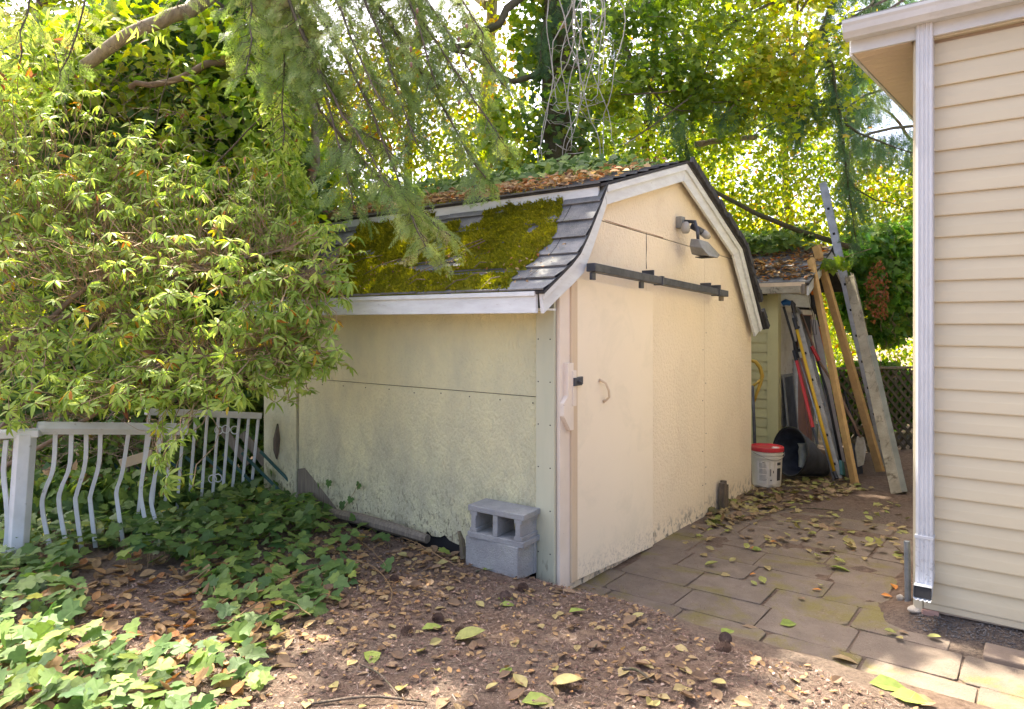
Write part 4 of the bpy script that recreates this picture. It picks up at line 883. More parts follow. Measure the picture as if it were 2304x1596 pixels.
# ================================================================== bucket
bk = at(1725, 1094, 6.95); bk = gz(bk)
bucket = thing('bucket', 'dirty white plastic bucket with a red lid beside the shed corner', 'bucket', bk)
MB().lathe(bk, [(0, .002), (.128, .002), (.134, .012), (.146, .285), (.153, .287), (.153, .297), (.148, .299), (.149, .318), (.156, .320), (.156, .330), (.150, .332), (.151, .352), (.155, .354), (.155, .366)], 40).build('body', mt['bucket'], bucket, smooth=False)
MB().lathe(bk, [(.160, .352), (.163, .356), (.163, .386), (.158, .392), (.150, .391), (.146, .380), (.0, .380)], 40).build('lid', mt['redlid'], bucket)
MB().lathe(bk+np.array([.07, -.05, 0]), [(.036, .380), (.036, .384), (.030, .388), (0, .388)], 16).build('spout_cap', mt['paper'], bucket)
MB().tube([bk+np.array([math.cos(a)*.166, math.sin(a)*.166, .345-.10*math.sin((a+2.75)/2.4*PI)**1.2*0-.07*math.exp(-((a+1.4)/.9)**2)]) for a in np.linspace(-2.75, -.15, 20)], .0025, 6).build('wire_handle', mt['grey'], bucket)
def patch(a0, a1, z0, z1, m, name, r=.0015, par=None):
    n_ = 6; V = []
    for a in np.linspace(a0, a1, n_):
        for z in (z0, z1): V.append(bk+np.array([math.cos(a)*(.1343+z/.285*.0115+r), math.sin(a)*(.1343+z/.285*.0115+r), z]))
    return MB().add(V, [(2*k, 2*k+2, 2*k+3, 2*k+1) for k in range(n_-1)]).build(name, m, par or bucket, fixn=False)
lab = patch(-2.55, -.85, .045, .262, mt['paper'], 'label'); 
for k in range(15):
    z = .075+.0115*k
    if k in (5, 10): continue
    patch(-2.42, -2.42+random.uniform(.42, .55), z, z+.004, mt['inkg'], 'print_line', .0024, lab)
patch(-2.2, -2.05, .248, .253, mt['ink'], 'print_line', .0024, lab)
patch(-1.72, -1.62, .12, .19, mt['inkg'], 'print_line', .0024, lab); patch(-1.5, -1.44, .15, .175, mt['ink'], 'print_line', .0024, lab); patch(-1.68, -1.58, .075, .087, mt['ink'], 'print_line', .0024, lab)
patch(-1.2, -.86, .225, .252, mt['ink'], 'print_block', .0024, lab); patch(-1.2, -.86, .075, .195, mt['ink'], 'print_block', .0024, lab)
# ================================================================== white railings at the left
def P3(px, py, d): return at(px, py, d)
def bal(pts, d, parent, w=.024):
    pts = [at(x, y, d) for x, y in pts]
    # resample smoothly
    P = np.array(pts); k = np.linspace(0, len(P)-1, 14) if len(P) > 2 else np.array([0, 1.]); Q = []
    for t in k:
        i = int(min(t, len(P)-2)); f_ = t-i; p0 = P[max(i-1, 0)]; p1 = P[i]; p2 = P[min(i+1, len(P)-1)]; p3 = P[min(i+2, len(P)-1)]
        Q.append(.5*((2*p1)+(-p0+p2)*f_+(2*p0-5*p1+4*p2-p3)*f_*f_+(-p0+3*p1-3*p2+p3)*f_**3))
    MB().sweep(Q, [(-w/2, -w/2), (w/2, -w/2), (w/2, w/2), (-w/2, w/2)], [(np.array([.9, .43, 0]), np.array([-.43, .9, 0]))]*len(Q)).build('baluster', mt['fence'], parent, .002)
rf = thing('railing', 'front white railing with sagging bent balusters and an open tube end', 'railing', G(55, 1260))
bl = G(36, 1262)
MB().tube([bl-Z3*.05, at(58, 975, bl[1]-.02)], .058, 6).build('post', mt['fence'], rf, .004)
MB().box(at(38, 976, bl[1]-.02), (np.array([.97, .25, 0]), np.array([-.25, .97, 0]), Z3), (.13, .05, .022)).build('post_cap', mt['fence'], rf, .008)
r0 = at(97, 963, 4.22); r1 = at(420, 966, 4.75); dR = (r1-r0)/np.linalg.norm(r1-r0)
MB().tube([r0, r1], .042, 6, cap=False).build('top_rail', mt['fence'], rf); MB().tube([r0-dR*.03, r0+dR*.001, r0+dR*.06], [.036, .040, .036], 12, cap=False).build('rail_socket', mt['fence'], rf)
MB().tube([r0-dR*.012, r0-dR*.011], .034, 14).build('rail_opening_shade', mt['darkhole'], rf)  # near-black disc stands in for shade inside the open tube
for k, pts in enumerate([[(14, 990), (8, 1064), (15, 1136), (16, 1203), (5, 1262)], [(125, 970), (120, 1054), (99, 1110), (96, 1150), (114, 1240)], [(161, 970), (157, 1048), (139, 1096), (133, 1136), (154, 1250)], [(194, 970), (192, 1043), (173, 1110), (171, 1139), (189, 1275)],
    [(226, 970), (223, 1043), (205, 1110), (204, 1136), (219, 1265)], [(290, 970), (275, 1064), (263, 1102), (264, 1131), (279, 1235)], [(338, 970), (318, 1090), (320, 1136), (334, 1205)], [(365, 970), (349, 1070), (340, 1118), (344, 1150), (359, 1200)]]):
    bal(pts, [4.15, 4.27, 4.33, 4.39, 4.45, 4.55, 4.64, 4.7][k], rf)
rb = thing('railing', 'rear white railing with straight thin balusters behind the bush', 'railing', at(450, 1150, 5.2))
q0 = at(330, 926, 4.85); q1 = at(585, 936, 5.75)
MB().bar(q0, q1, .05, .05).build('top_rail', mt['fence'], rb, .006)
for k, (a_, b_) in enumerate([((336, 930), (307, 1190)), ((362, 930), (338, 1190)), ((390, 931), (367, 1180)), ((415, 931), (396, 1170)), ((441, 931), (423, 1165)), ((467, 931), (451, 1150)), ((492, 933), (476, 1145)), ((515, 934), (499, 1135)), ((539, 935), (520, 1130)), ((560, 936), (542, 1128)), ((582, 937), (563, 1125))]):
    bal([a_, b_], 4.85+.9*(a_[0]-336)/246, rb, .021)
for px, py in ((492, 968), (508, 966), (528, 968), (478, 1078), (490, 1076)): 
    c_ = at(px, py, 5.35); MB().tube([c_+np.array([math.cos(t)*.03, 0, math.sin(t)*.03]) for t in np.linspace(0, 2*PI, 14)], .004, 5, cap=False).build('scroll', mt['fence'], rb)
gs = thing('slatted_panel', 'dark green slatted panel lying aslant behind the white balusters', 'panel', at(390, 1130, 5.6))
for k in range(9):
    a_ = at(250+42*k, 1040-3*k, 5.7); b_ = at(250+42*k+150, 1170, 5.6); MB().bar(a_, b_, .022, .012, up=np.array([0, -1, 0])).build('slat', mt['greenslat'], gs)
for k, (a_, b_) in enumerate((((545, 975), (606, 1055)), ((500, 965), (560, 1045)))):
    plank('old_board', ('brown board leaning at the shed end behind the balusters', 'second brown board behind the rear railing')[k], 'board', at(a_[0], a_[1], 6.0), at(b_[0], b_[1], 5.95), .07, .02, 'oldwood', 0, up=np.array([0, -1, 0]))
plank('light_board', 'light wood board lying at a slant behind the balusters', 'board', at(270, 1045, 5.0), at(345, 1022, 5.1), .07, .02, 'trimc', 0, up=np.array([0, -1, 0]))
#@@GREEN
# ================================================================== greenery
def path(P, n=12):
    P = np.array(P, float); k = np.linspace(0, len(P)-1, n); Q = []
    for t in k:
        i = int(min(t, len(P)-2)); f = t-i; p0 = P[max(i-1, 0)]; p1 = P[i]; p2 = P[min(i+1, len(P)-1)]; p3 = P[min(i+2, len(P)-1)]
        Q.append(.5*((2*p1)+(-p0+p2)*f+(2*p0-5*p1+4*p2-p3)*f*f+(-p0+3*p1-3*p2+p3)*f**3))
    return Q
def limb(name, pts, r0, r1, m, parent, n=8, seg=12, wob=.0):
    Q = path(pts, seg); Q = [q+np.array([random.uniform(-wob, wob) for _ in range(3)]) for q in Q]
    return MB().tube(Q, list(np.linspace(r0, r1, seg)), n).build(name, mt[m], parent, smooth=True)
def twigs(name, A, B, r, m, parent, sag=.06, seg=4):      # many thin three-sided twigs between point lists
    mb = MB()
    for a, b, rr_ in zip(A, B, np.broadcast_to(r, (len(A),))):
        L = np.linalg.norm(b-a); j = rng.normal(size=(seg+1, 3))*L*.06; j[0] = 0
        P = [a+(b-a)*k/seg+j[k]+np.array([0, 0, sag*math.sin(PI*k/seg)]) for k in range(seg+1)]
        mb.tube(P, [rr_*(1-.6*k/seg) for k in range(seg+1)], 3, cap=False)
    o = mb.build(name, mt[m], parent, fixn=False); o['kind'] = 'stuff'; return o
# ---- rhododendron in front of the railing
RB = [((90, 330, 4.9), (.95, .3, .42), 300), ((360, 400, 4.95), (.5, .3, .32), 170), ((560, 440, 5.0), (.3, .25, .3), 80), ((-20, 200, 4.9), (.4, .3, .35), 70), ((120, 470, 4.7), (.9, .3, .3), 210), ((470, 510, 4.8), (.5, .3, .26), 150), ((740, 560, 4.7), (.2, .15, .2), 40), ((140, 700, 4.35), (.80, .45, .50), 460), ((420, 690, 4.25), (.60, .40, .50), 460), ((620, 740, 4.45), (.34, .25, .44), 340), ((330, 895, 3.95), (.58, .28, .20), 290), ((420, 1030, 3.8), (.24, .12, .17), 52),
      ((60, 900, 4.1), (.34, .26, .26), 60), ((600, 925, 4.4), (.11, .10, .13), 14), ((735, 640, 4.5), (.17, .12, .11), 26), ((250, 500, 4.7), (1.1, .4, .34), 460), ((640, 545, 4.8), (.26, .2, .2), 60), ((690, 800, 4.6), (.16, .12, .22), 46), ((250, 1030, 3.95), (.26, .12, .10), 18), ((40, 1010, 3.95), (.16, .1, .06), 7)]
rh = thing('rhododendron', 'large rhododendron bush with drooping leaf whorls hanging over the white railing', 'bush', at(-60, 1180, 4.4))
wc = []; wa = []
for (px, py, d), r, n in RB:
    c = at(px, py, d); p = ball(c, r, n, .25)+rng.normal(size=(n, 3))*[.07, .05, .06]; wc.append(p); o = (p-c)/np.array(r); wa.append(o/np.linalg.norm(o, axis=1)[:, None]*.55+np.array([0, -.25, .75])+.25*rng.normal(size=p.shape))
wc = np.concatenate(wc); wa = np.concatenate(wa); wa /= np.linalg.norm(wa, axis=1)[:, None]
wpx = CX+wc[:, 0]/wc[:, 1]*F; wpy = HY-(wc[:, 2]-CAMH)/wc[:, 1]*F; keep = (unlit(wc) | (rng.random(len(wc)) < .4)) & ~((wpx < 340) & (wpy > 925+45*(wpx < 60))) & ~((wpx > 440) & (wpy > 925)); wc, wa = wc[keep], wa[keep]
lp, lr, ls, ltn = [], [], [], []
for c, a in zip(wc, wa):
    e1 = np.cross(a, rdir(1)[0]); e1 /= np.linalg.norm(e1); e2 = np.cross(a, e1); nL = random.randint(5, 9); ph = random.uniform(0, 6.28); dr0 = random.uniform(.05, .75); sz = random.uniform(.05, .09)
    yel = random.random() < .07
    for k in range(nL):
        th = ph+2*PI*k/nL+random.uniform(-.2, .2); rd = e1*math.cos(th)+e2*math.sin(th); dr1 = dr0+random.uniform(-.15, .3)
        D = rd*math.cos(dr1)-a*math.sin(dr1)*.6+np.array([0, 0, -.25*math.sin(dr1)]); D /= np.linalg.norm(D)
        Nn = a+rd*.4*math.sin(dr1)+.3*rng.normal(size=3); D = D+.16*rng.normal(size=3)
        lp.append(c+rd*.006); lr.append(basis(D[None], Nn[None])[0]); ls.append(sz*random.uniform(.75, 1.15))
        ltn.append(random.uniform(.90, 1.0) if (yel and random.random() < .45) or random.random() < .012 else min(.86, max(0, random.gauss(.45, .22))))
lp, lr, ls, ltn = np.array(lp), np.array(lr), np.array(ls), np.array(ltn)
leaves('leaf', 'leaf_mass', T_LONG, 'leaf', lp, lr, ls, ltn, mt['rhodo'], rh)
root = at(-120, 1120, 4.6)
limbs = [[root, at(0, 810, 4.3), at(95, 735, 4.3), at(230, 690, 4.35)], [root, at(60, 900, 4.6), at(250, 690, 4.6), at(330, 660, 4.5)], [at(95, 735, 4.3), at(240, 620, 4.4), at(440, 600, 4.5), at(640, 562, 4.6)],
         [root, at(100, 1000, 4.5), at(300, 880, 4.2), at(480, 800, 4.3), at(640, 780, 4.4)], [at(250, 690, 4.6), at(180, 560, 4.7), at(0, 580, 4.6)], [at(230, 690, 4.35), at(400, 760, 4.3), at(520, 850, 4.3)], [at(440, 600, 4.5), at(560, 640, 4.45), at(700, 620, 4.5)]]
for k, L in enumerate(limbs): limb('limb', L, [.038, .03, .018, .018, .016, .014, .014][k], .007, 'twig', rh, 7, 12, .006)
A = np.concatenate([wc, ball(at(200, 600, 4.25), (.9, .3, .3), 130), ball(at(480, 780, 4.1), (.5, .25, .3), 70), ball(at(280, 560, 4.3), (.9, .3, .2), 80)]); tgt = np.array([q for L in limbs for q in path(L, 14)])
B = []
for a in A:
    dd_ = np.linalg.norm(tgt-a, axis=1)+rng.random(len(tgt))*.35; b = tgt[np.argmin(dd_)]; v_ = b-a; L = np.linalg.norm(v_); B.append(a+v_*min(1, .34/L*random.uniform(.6, 1.4)))
twigs('twig_tangle', A, np.array(B), rng.uniform(.0018, .0042, len(A)), 'twigt', rh, .0)
# ---- hemlock boughs hanging over everything
def boughs(paths, parent, m, sp=(.08, .15), step=.034, blen=(.14, .36), down=.42, hang=0., r0=.014, tm_=.5, dens=.036, mm='bark'):
    SP, SD, SN = [], [], []; A, B = [], []
    for P in paths:
        Q = path(P, 18); limb('branch', P, r0, .004, mm, parent, 6, 16, .014)
        seg = np.linalg.norm(np.array(Q[1:])-np.array(Q[:-1]), axis=1); L = seg.sum(); nb = int(L*.93/step)
        cs = np.concatenate([[0], np.cumsum(seg)]); 
        for k in range(nb):
            l = L*.07+L*.93*(k+.5)/nb; i = min(np.searchsorted(cs, l)-1, len(Q)-2); f = (l-cs[i])/seg[i]; p = Q[i]*(1-f)+Q[i+1]*f; t = (Q[i+1]-Q[i])/seg[i]
            sd = np.cross(t, Z3); sd /= (np.linalg.norm(sd)+1e-6); sg = 1 if k % 2 else -1
            d = (t*.5+sd*sg*random.uniform(.5, 1.2))*(1-hang)-Z3*(down*random.uniform(.5, 1.2)+hang); d /= np.linalg.norm(d); bl_ = random.uniform(*blen)*(1-.45*l/L)
            A.append(p); B.append(p+d*bl_-Z3*.1*bl_)
            ns_ = max(2, int(bl_/dens))
            for j in range(ns_):
                f2 = (j+random.random())/ns_; q = p+d*bl_*f2-Z3*.1*bl_*f2*f2; s2 = np.cross(d, Z3+.2*rdir(1)[0]); s2 /= np.linalg.norm(s2)
                SP.append(q); SD.append(d*.8+s2*random.choice((-1, 1))*random.uniform(.2, .8)-Z3*.25+.15*rng.normal(size=3)); SN.append(Z3+.5*rng.normal(size=3)+np.array([0, -.35, 0]))
    twigs('twig', A, B, .003, mm, parent, 0)
    SP, SD, SN = map(np.array, (SP, SD, SN)); ok = (unlit(SP) | (rng.random(len(SP)) < .25)) & (n3(SP, 4.5) > -.5); SP, SD, SN = SP[ok], SD[ok], SN[ok]; n = len(SP)
    tt_ = np.clip(tm_+.3*n3(SP, 2.6)+rng.normal(0, .16, n), 0, 1)
    return scatter('needle_sprays', T_SPRAY, SP, basis(SD, SN), rng.uniform(*sp, n), tt_, mt[m], parent)
hem = thing('hemlock_tree', 'hemlock whose feathery needle boughs hang down over the shed roof', 'tree', np.array([-3.2, 7.6, 0]))
limb('trunk', [(-3.2, 7.6, -.1), (-3.15, 7.5, 3), (-3.0, 7.4, 6), (-2.9, 7.3, 11)], .2, .07, 'bark', hem, 12, 14, .015)
HB = [((520, -330, 5.6), (820, -120, 5.0), (1130, 320, 4.3)), ((540, -280, 5.6), (800, -60, 4.9), (1090, 400, 4.3)), ((560, -200, 5.3), (760, 100, 4.7), (960, 560, 4.1)), ((540, -180, 5.2), (680, 60, 4.7), (800, 470, 4.2)),
      ((520, -260, 5.2), (620, -40, 4.9), (640, 330, 4.5)), ((650, -330, 5.5), (900, -180, 4.9), (1090, 80, 4.4)), ((600, -300, 5.0), (720, -80, 4.6), (860, 240, 4.1)), ((620, -300, 5.2), (860, -120, 4.8), (980, 200, 4.4)), ((500, -220, 5.0), (560, -60, 4.7), (560, 170, 4.4)),
      ((300, -300, 5.2), (120, -160, 4.6), (40, 140, 4.2)), ((340, -300, 5.2), (240, -120, 4.7), (130, 190, 4.4)), ((200, -300, 5), (20, -150, 4.5), (-80, 60, 4.2)), ((560, -220, 5.6), (700, 160, 5.3), (900, 360, 4.9)), ((700, -260, 6.0), (960, 0, 5.6), (1080, 220, 5.2)), ((450, -260, 5.4), (430, -100, 5.0), (400, 20, 4.8)), ((620, 40, 5.2), (760, 300, 4.9), (1010, 530, 4.3)), ((560, -200, 5.0), (740, 200, 4.5), (880, 420, 4.1)), ((660, -300, 5.2), (820, 0, 4.7), (940, 330, 4.2)), ((760, -330, 5.4), (960, -100, 4.8), (1130, 190, 4.4))]
boughs([[at(*p) for p in B_] for B_ in HB], hem, 'needle')
for k in range(9):                                       # small hanging cones
    c = at(random.uniform(800, 1080), random.uniform(-5, 240), 4.35); MB().lathe(c, [(0, -.022), (.007, -.016), (.010, -.004), (.009, .008), (.003, .016), (0, .017)], 8).build('cone', mt['brownpole'], hem, smooth=True)
# ---- ivy clad tree at the left
it = thing('ivy_tree', 'tree smothered in dark glossy ivy behind the rhododendron with a bare leaning limb', 'tree', np.array([-3.1, 6.3, 0]))
limb('trunk', [at(330, 1150, 6.6), at(380, 800, 6.5), at(440, 400, 6.4), at(520, 0, 6.3), at(600, -400, 6.6)], .2, .1, 'bark', it, 10, 12, .02)
limb('limb', [at(190, 150, 5.3), at(290, 78, 5.25), at(370, 45, 5.3), at(450, 10, 5.5), at(540, -60, 6.2)], .045, .058, 'barkp', it, 12, 16, .008)
limb('limb', [at(660, 620, 6.4), at(690, 440, 6.0), at(712, 330, 5.9), at(700, 200, 6.2)], .045, .03, 'barkp', it, 9, 10, .01)
limb('dead_limb', [at(560, 130, 5.9), at(470, 150, 5.6), at(370, 190, 5.5), at(290, 190, 5.5)], .035, .02, 'twig', it, 8, 10, .02)
def leafcloud(blobs, T, key, m, parent, size, tmean, tsd=.2, shell=.5, cut=None, cf=1.6, up=.5, mass='leaf_mass', nind=0, tilt=.6, toff=None):
    P = np.concatenate([ball(at(*c) if len(c) == 3 and c[0] > 20 or (len(c) == 3 and c[1] > 30) else c, r, n, shell) for c, r, n in blobs])
    if cut is not None: P = P[n3(P, cf) > cut]
    P = P[unlit(P) | (rng.random(len(P)) < .15)]
    n = len(P); N_ = Z3*up+np.array([0, -.35, 0])+tilt*rdir(n); D = rdir(n)*.9+np.array([0, -.1, -.55])
    tt_ = np.clip(tmean+.22*n3(P+5, 1.4)+rng.normal(0, tsd, n)+(0 if toff is None else toff(P)), 0, 1); R = basis(D, N_); S = rng.uniform(size*.7, size*1.25, n)
    if nind: leaves(key, mass, T, key, P, R, S, tt_, m, parent, nind)
    else: scatter(mass, T, P, R, S, tt_, m, parent)
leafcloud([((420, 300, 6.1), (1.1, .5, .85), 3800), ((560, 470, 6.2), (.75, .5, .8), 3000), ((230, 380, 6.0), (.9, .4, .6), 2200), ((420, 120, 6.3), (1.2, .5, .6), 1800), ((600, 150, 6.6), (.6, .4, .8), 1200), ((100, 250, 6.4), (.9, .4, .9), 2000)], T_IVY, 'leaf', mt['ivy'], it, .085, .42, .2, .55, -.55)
leafcloud([((440, 290, 6.5), (1.2, .4, .9), 1600), ((600, 430, 6.6), (.9, .4, .9), 1700), ((300, 150, 6.8), (1.5, .4, .7), 1500), ((120, 300, 6.9), (1.1, .3, 1.1), 1500), ((470, 330, 5.8), (.9, .5, .8), 2300), ((200, 330, 5.7), (.9, .4, .6), 1800), ((560, 500, 5.7), (.6, .4, .7), 1900), ((330, 130, 5.9), (1.3, .4, .5), 1500)], T_IVY, 'leaf', mt['ivy_painted_lit'], it, .085, .75, .2, .5, -.3, mass='painted_lit_leaf_mass')  # paler leaf colour stands in for sun on the ivy
# ---- ivy hedge behind the railing
ih = thing('ivy_hedge', 'dark ivy growing thick behind the white railings', 'ivy', at(300, 1150, 6.2))
leafcloud([((380, 620, 6.8), (1.6, .3, .5), 2200), ((120, 1060, 5.9), (1.2, .35, .45), 2600), ((420, 1060, 6.4), (1.0, .3, .50), 2400), ((250, 880, 6.6), (1.5, .4, .5), 3200), ((560, 900, 7.0), (.5, .3, .5), 900), ((30, 760, 6.8), (1.2, .4, .8), 2200), ((600, 1090, 6.35), (.10, .2, .22), 120), ((180, 1120, 5.2), (.9, .25, .22), 1500), ((430, 1110, 5.7), (.6, .2, .22), 900)], T_IVY, 'leaf', mt['ivy'], ih, .085, .45, .22, .5)
A = ball(at(160, 1010, 5.4), (.7, .3, .35), 150); twigs('stem_tangle', A, A+rdir(150)*.5*[1, .5, .6], .004, 'twig', ih, 0)
# ---- airy young tree merging with the rhododendron
yt = thing('young_tree', 'airy young tree with narrow yellow green leaves rising above the rhododendron', 'tree', np.array([-2.9, 5.4, 0]))
for L in ([at(300, 1150, 5.5), at(260, 700, 5.4), at(180, 400, 5.3), at(120, 100, 5.2)], [at(260, 700, 5.4), at(400, 480, 5.3), at(520, 330, 5.2), at(600, 250, 5.2)], [at(180, 400, 5.3), at(60, 350, 5.2), at(-60, 300, 5.1)], [at(240, 600, 5.4), at(330, 350, 5.3), at(380, 150, 5.3)]): limb('branch', L, .011, .004, 'bark', yt, 6, 10, .012)
yb = [((560, 330, 5.1), (.45, .3, .5), 1300), ((250, 130, 5.0), (.5, .3, .35), 900), ((150, 330, 5.1), (.75, .4, .65), 3300), ((390, 270, 5.05), (.45, .3, .45), 2600), ((300, 330, 5.0), (.6, .2, .35), 1500), ((430, 480, 5.2), (.65, .35, .40), 1500), ((620, 470, 5.3), (.35, .3, .45), 900), ((60, 130, 5.2), (.6, .4, .4), 1100), ((330, 260, 5.3), (.5, .3, .4), 900)]
leafcloud(yb, T_LONG, 'leaf', mt['rhodo'], yt, .078, .68, .22, .3, -.45, tilt=.8)
A = np.concatenate([ball(at(*c), r, 40, .3) for c, r, n in yb]); twigs('twig', A, A+rdir(len(A))*.2, .0022, 'twig', yt, 0)
# ---- woodland
def tree(name, label, x, y, h, crowns, m, T, size, trunk, r, tmean, seed, cut=-.35, canopy=None, tsd=.2, lean=0, up_=.4):
    t = thing(name, label, 'tree', (x, y, 0)); random.seed(seed)
    limb('trunk', [(x, y, -.2), (x+lean*.3+.1, y, h*.2), (x-.12, y+.1, h*.42), (x+.1, y+.1, h*.7), (x+lean, y, h)], r*.62, r*.2, trunk, t, 10, 14, .02)
    for k in range(7):
        a = random.uniform(0, 6.28); z0_ = h*random.uniform(.15, .8); L = random.uniform(1.0, 2.2); b0 = np.array([x+lean*z0_/h, y, z0_])
        limb('branch', [b0, b0+np.array([math.cos(a)*L*.5, math.sin(a)*L*.4, .3*L]), b0+np.array([math.cos(a)*L, math.sin(a)*L*.7, .45*L-.1])], r*.28, r*.06, trunk, t, 6, 9, .03)
    leafcloud([(np.array(c), rr_, int(n*2.1)) for c, rr_, n in crowns], T, 'leaf', mt[m], t, size*.9, tmean, tsd, .35, cut-.12, 1.1, up_)
    if canopy is not None:
        P = np.concatenate([ball(np.array(c), rr_, n, .2) for c, rr_, n in canopy]); P = P[(P[:, 2] > 1.9+.46*P[:, 1])]; P = P[unlit(P)]; P = P[thin(P)]; n = len(P)
        scatter('unseen_upper_crown', T_RH, P, basis(rdir(n), Z3+.8*rdir(n)), rng.uniform(.16, .30, n), np.clip(rng.normal(tmean, .2, n), 0, 1), mt[m], t)  # leaves kept above the frame, put in to shade the ground below
    return t
D0 = 'tall'
tree('woodland_tree', 'yellow green woodland tree behind the left end of the bush', -7.2, 10.5, 9, [((-7, 10.5, 2.6), (2.6, 1.4, 3.2), 5200), ((-5.4, 9.2, 4.4), (2.0, 1.2, 1.8), 2600)], 'wood', T_RH, .12, 'bark', .2, .45, 21, -.5, [((-7.5, 11, 8), (2.6, 2.5, 1.8), 3200), ((-5.5, 8.8, 7.3), (2.2, 2.2, 1.4), 2600)])
tree('woodland_tree', 'bright backlit tree seen through the ivy covered limbs', -4.2, 11.5, 10, [((-4.2, 11.5, 3.0), (2.4, 1.4, 3.2), 5200), ((-3.0, 10.5, 5.2), (1.8, 1.2, 1.6), 2200)], 'wood', T_RH, .12, 'barkp', .22, .55, 22, -.5, [((-3.8, 10.5, 8.4), (2.6, 2.6, 1.8), 3600), ((-2.4, 8.2, 7.0), (2.0, 1.8, 1.3), 2800)])
tree('woodland_tree', 'golden leaved tree behind the hemlock boughs', -1.5, 10.8, 9.5, [((-1.7, 10.8, 2.8), (1.9, 1.2, 3.0), 5000), ((-1.2, 10.2, 5.0), (1.6, 1.0, 1.6), 1900)], 'wood', T_RH, .11, 'bark', .16, .6, 23, -.45, [((-1.2, 9.2, 7.6), (2.2, 2.2, 1.2), 3200)])
tree('woodland_tree', 'slender pale trunked tree left of the shed ridge with thin leaves', -.42, 12.5, 11, [((-.2, 12.6, 2.6), (1.8, 1.0, 2.3), 3600), ((.5, 13, 4.6), (1.6, 1.0, 2.0), 1000)], 'wood', T_RH, .12, 'barkp', .3, .6, 24, -.1, [((0, 11.5, 9), (2.5, 2.2, 1.4), 2200)])
tree('woodland_tree', 'leafy green tree rising behind the shed ridge', 2.5, 12.5, 10, [((2.1, 12.6, 2.8), (2.2, 1.2, 3.2), 6000), ((2.4, 12, 5.6), (2.0, 1.2, 1.8), 2600)], 'wood', T_RH, .12, 'bark', .2, .50, 25, -.6, [((1.5, 11.6, 9), (2.4, 2.4, 1.6), 2400)])
tree('woodland_tree', 'yellow leaved tree behind the small yellow shed', 5.2, 13, 10, [((4.9, 13, 3.0), (2.4, 1.4, 3.4), 6000), ((4.4, 12.2, 5.9), (2.2, 1.2, 1.6), 2400), ((5.4, 11.6, 3.0), (2.0, 1.0, 1.6), 3600)], 'wood', T_RH, .11, 'bark', .16, .58, 26, -.75)
tree('woodland_tree', 'thin airy tree with pale leaves close beside the house eave', 7.9, 13.6, 9, [((7.6, 13.6, 3.2), (2.1, 1.2, 3.4), 4200)], 'wood', T_RH, .12, 'bark', .15, .6, 27, -.05)
tree('woodland_tree', 'far tree filling the gap between hemlock and shed ridge', -.6, 19, 11, [((-1.5, 19, 2.8), (3.6, 1.2, 3.6), 3600)], 'wood', T_RH, .17, 'bark', .2, .55, 28, -.3)
tree('woodland_tree', 'far tree seen between the ivy clad trunk and the maple', 5, 19, 12, [((4.4, 19, 3.0), (4.2, 1.2, 4.4), 4600)], 'wood', T_RH, .18, 'bark', .22, .62, 29, -.1)
tree('woodland_tree', 'far tree filling the upper left corner behind the ivy', -9, 18, 12, [((-8.5, 18, 4), (4.6, 1.4, 5.2), 6000)], 'wood', T_RH, .18, 'bark', .22, .6, 30, -.45)
# low undergrowth closing the view under the trees
ug = thing('undergrowth', 'low woodland thicket closing the view under the trees behind the sheds', 'thicket', (0, 12, 0))
leafcloud([(np.array([x, 14.2+random.uniform(-1, 1), .6]), (1.6, .8, 2.3), 2400) for x in np.arange(-12, 12, 2.2)], T_RH, 'leaf', mt['wood'], ug, .13, .55, .2, .3)
# ---- ivy clad trunk in the middle
ic = thing('ivy_clad_trunk', 'broad dark trunk wrapped in ivy behind the shed ridge', 'tree', at(1255, 900, 8.6))
limb('trunk', [at(1262, 980, 8.6), at(1262, 500, 8.6), at(1255, 200, 8.6), at(1262, -100, 8.6), at(1280, -500, 8.7)], .2, .17, 'barkm', ic, 12, 14, .02)
P = []; 
for k in range(2600):
    z = random.uniform(1.5, 6.6); a = random.uniform(0, 6.28); r_ = .2+abs(random.gauss(0, .13)); c = at(1258, HY-(z-CAMH)/8.6*F, 8.6); P.append(c+np.array([math.cos(a)*r_*1.2, math.sin(a)*r_, 0]))
P = np.array(P); P = P[n3(P, 2.4) > -.25]; n = len(P); scatter('ivy_mass', T_IVY, P, basis(rdir(n)*.7-Z3*.7, rdir(n)*.5+np.array([0, -.8, .4])), rng.uniform(.06, .10, n), np.clip(rng.normal(.45, .25, n), 0, 1), mt['ivy'], ic)
limb('branch', [at(1307, 148, 8.4), at(1216, 162, 8.2), at(1162, 185, 8.0), at(1122, 168, 8.0), at(1071, 131, 8.0), at(1004, 104, 8.0)], .035, .03, 'barkm', ic, 8, 16, .012)
limb('branch', [at(1262, -60, 8.5), at(1150, 10, 8.1), at(1120, 55, 8.0), at(1080, 75, 8.0), at(1060, 100, 8.0), at(1018, 108, 8.0)], .05, .03, 'barkm', ic, 8, 14, .012)
leafcloud([((1160, 300, 8.6), (.45, .4, .55), 1100), ((1360, 300, 8.8), (.5, .4, .5), 900), ((1200, 70, 8.8), (.35, .4, .5), 500)], T_IVY, 'leaf', mt['ivy_painted_lit'], ic, .085, .6, .25, .3, -.1)
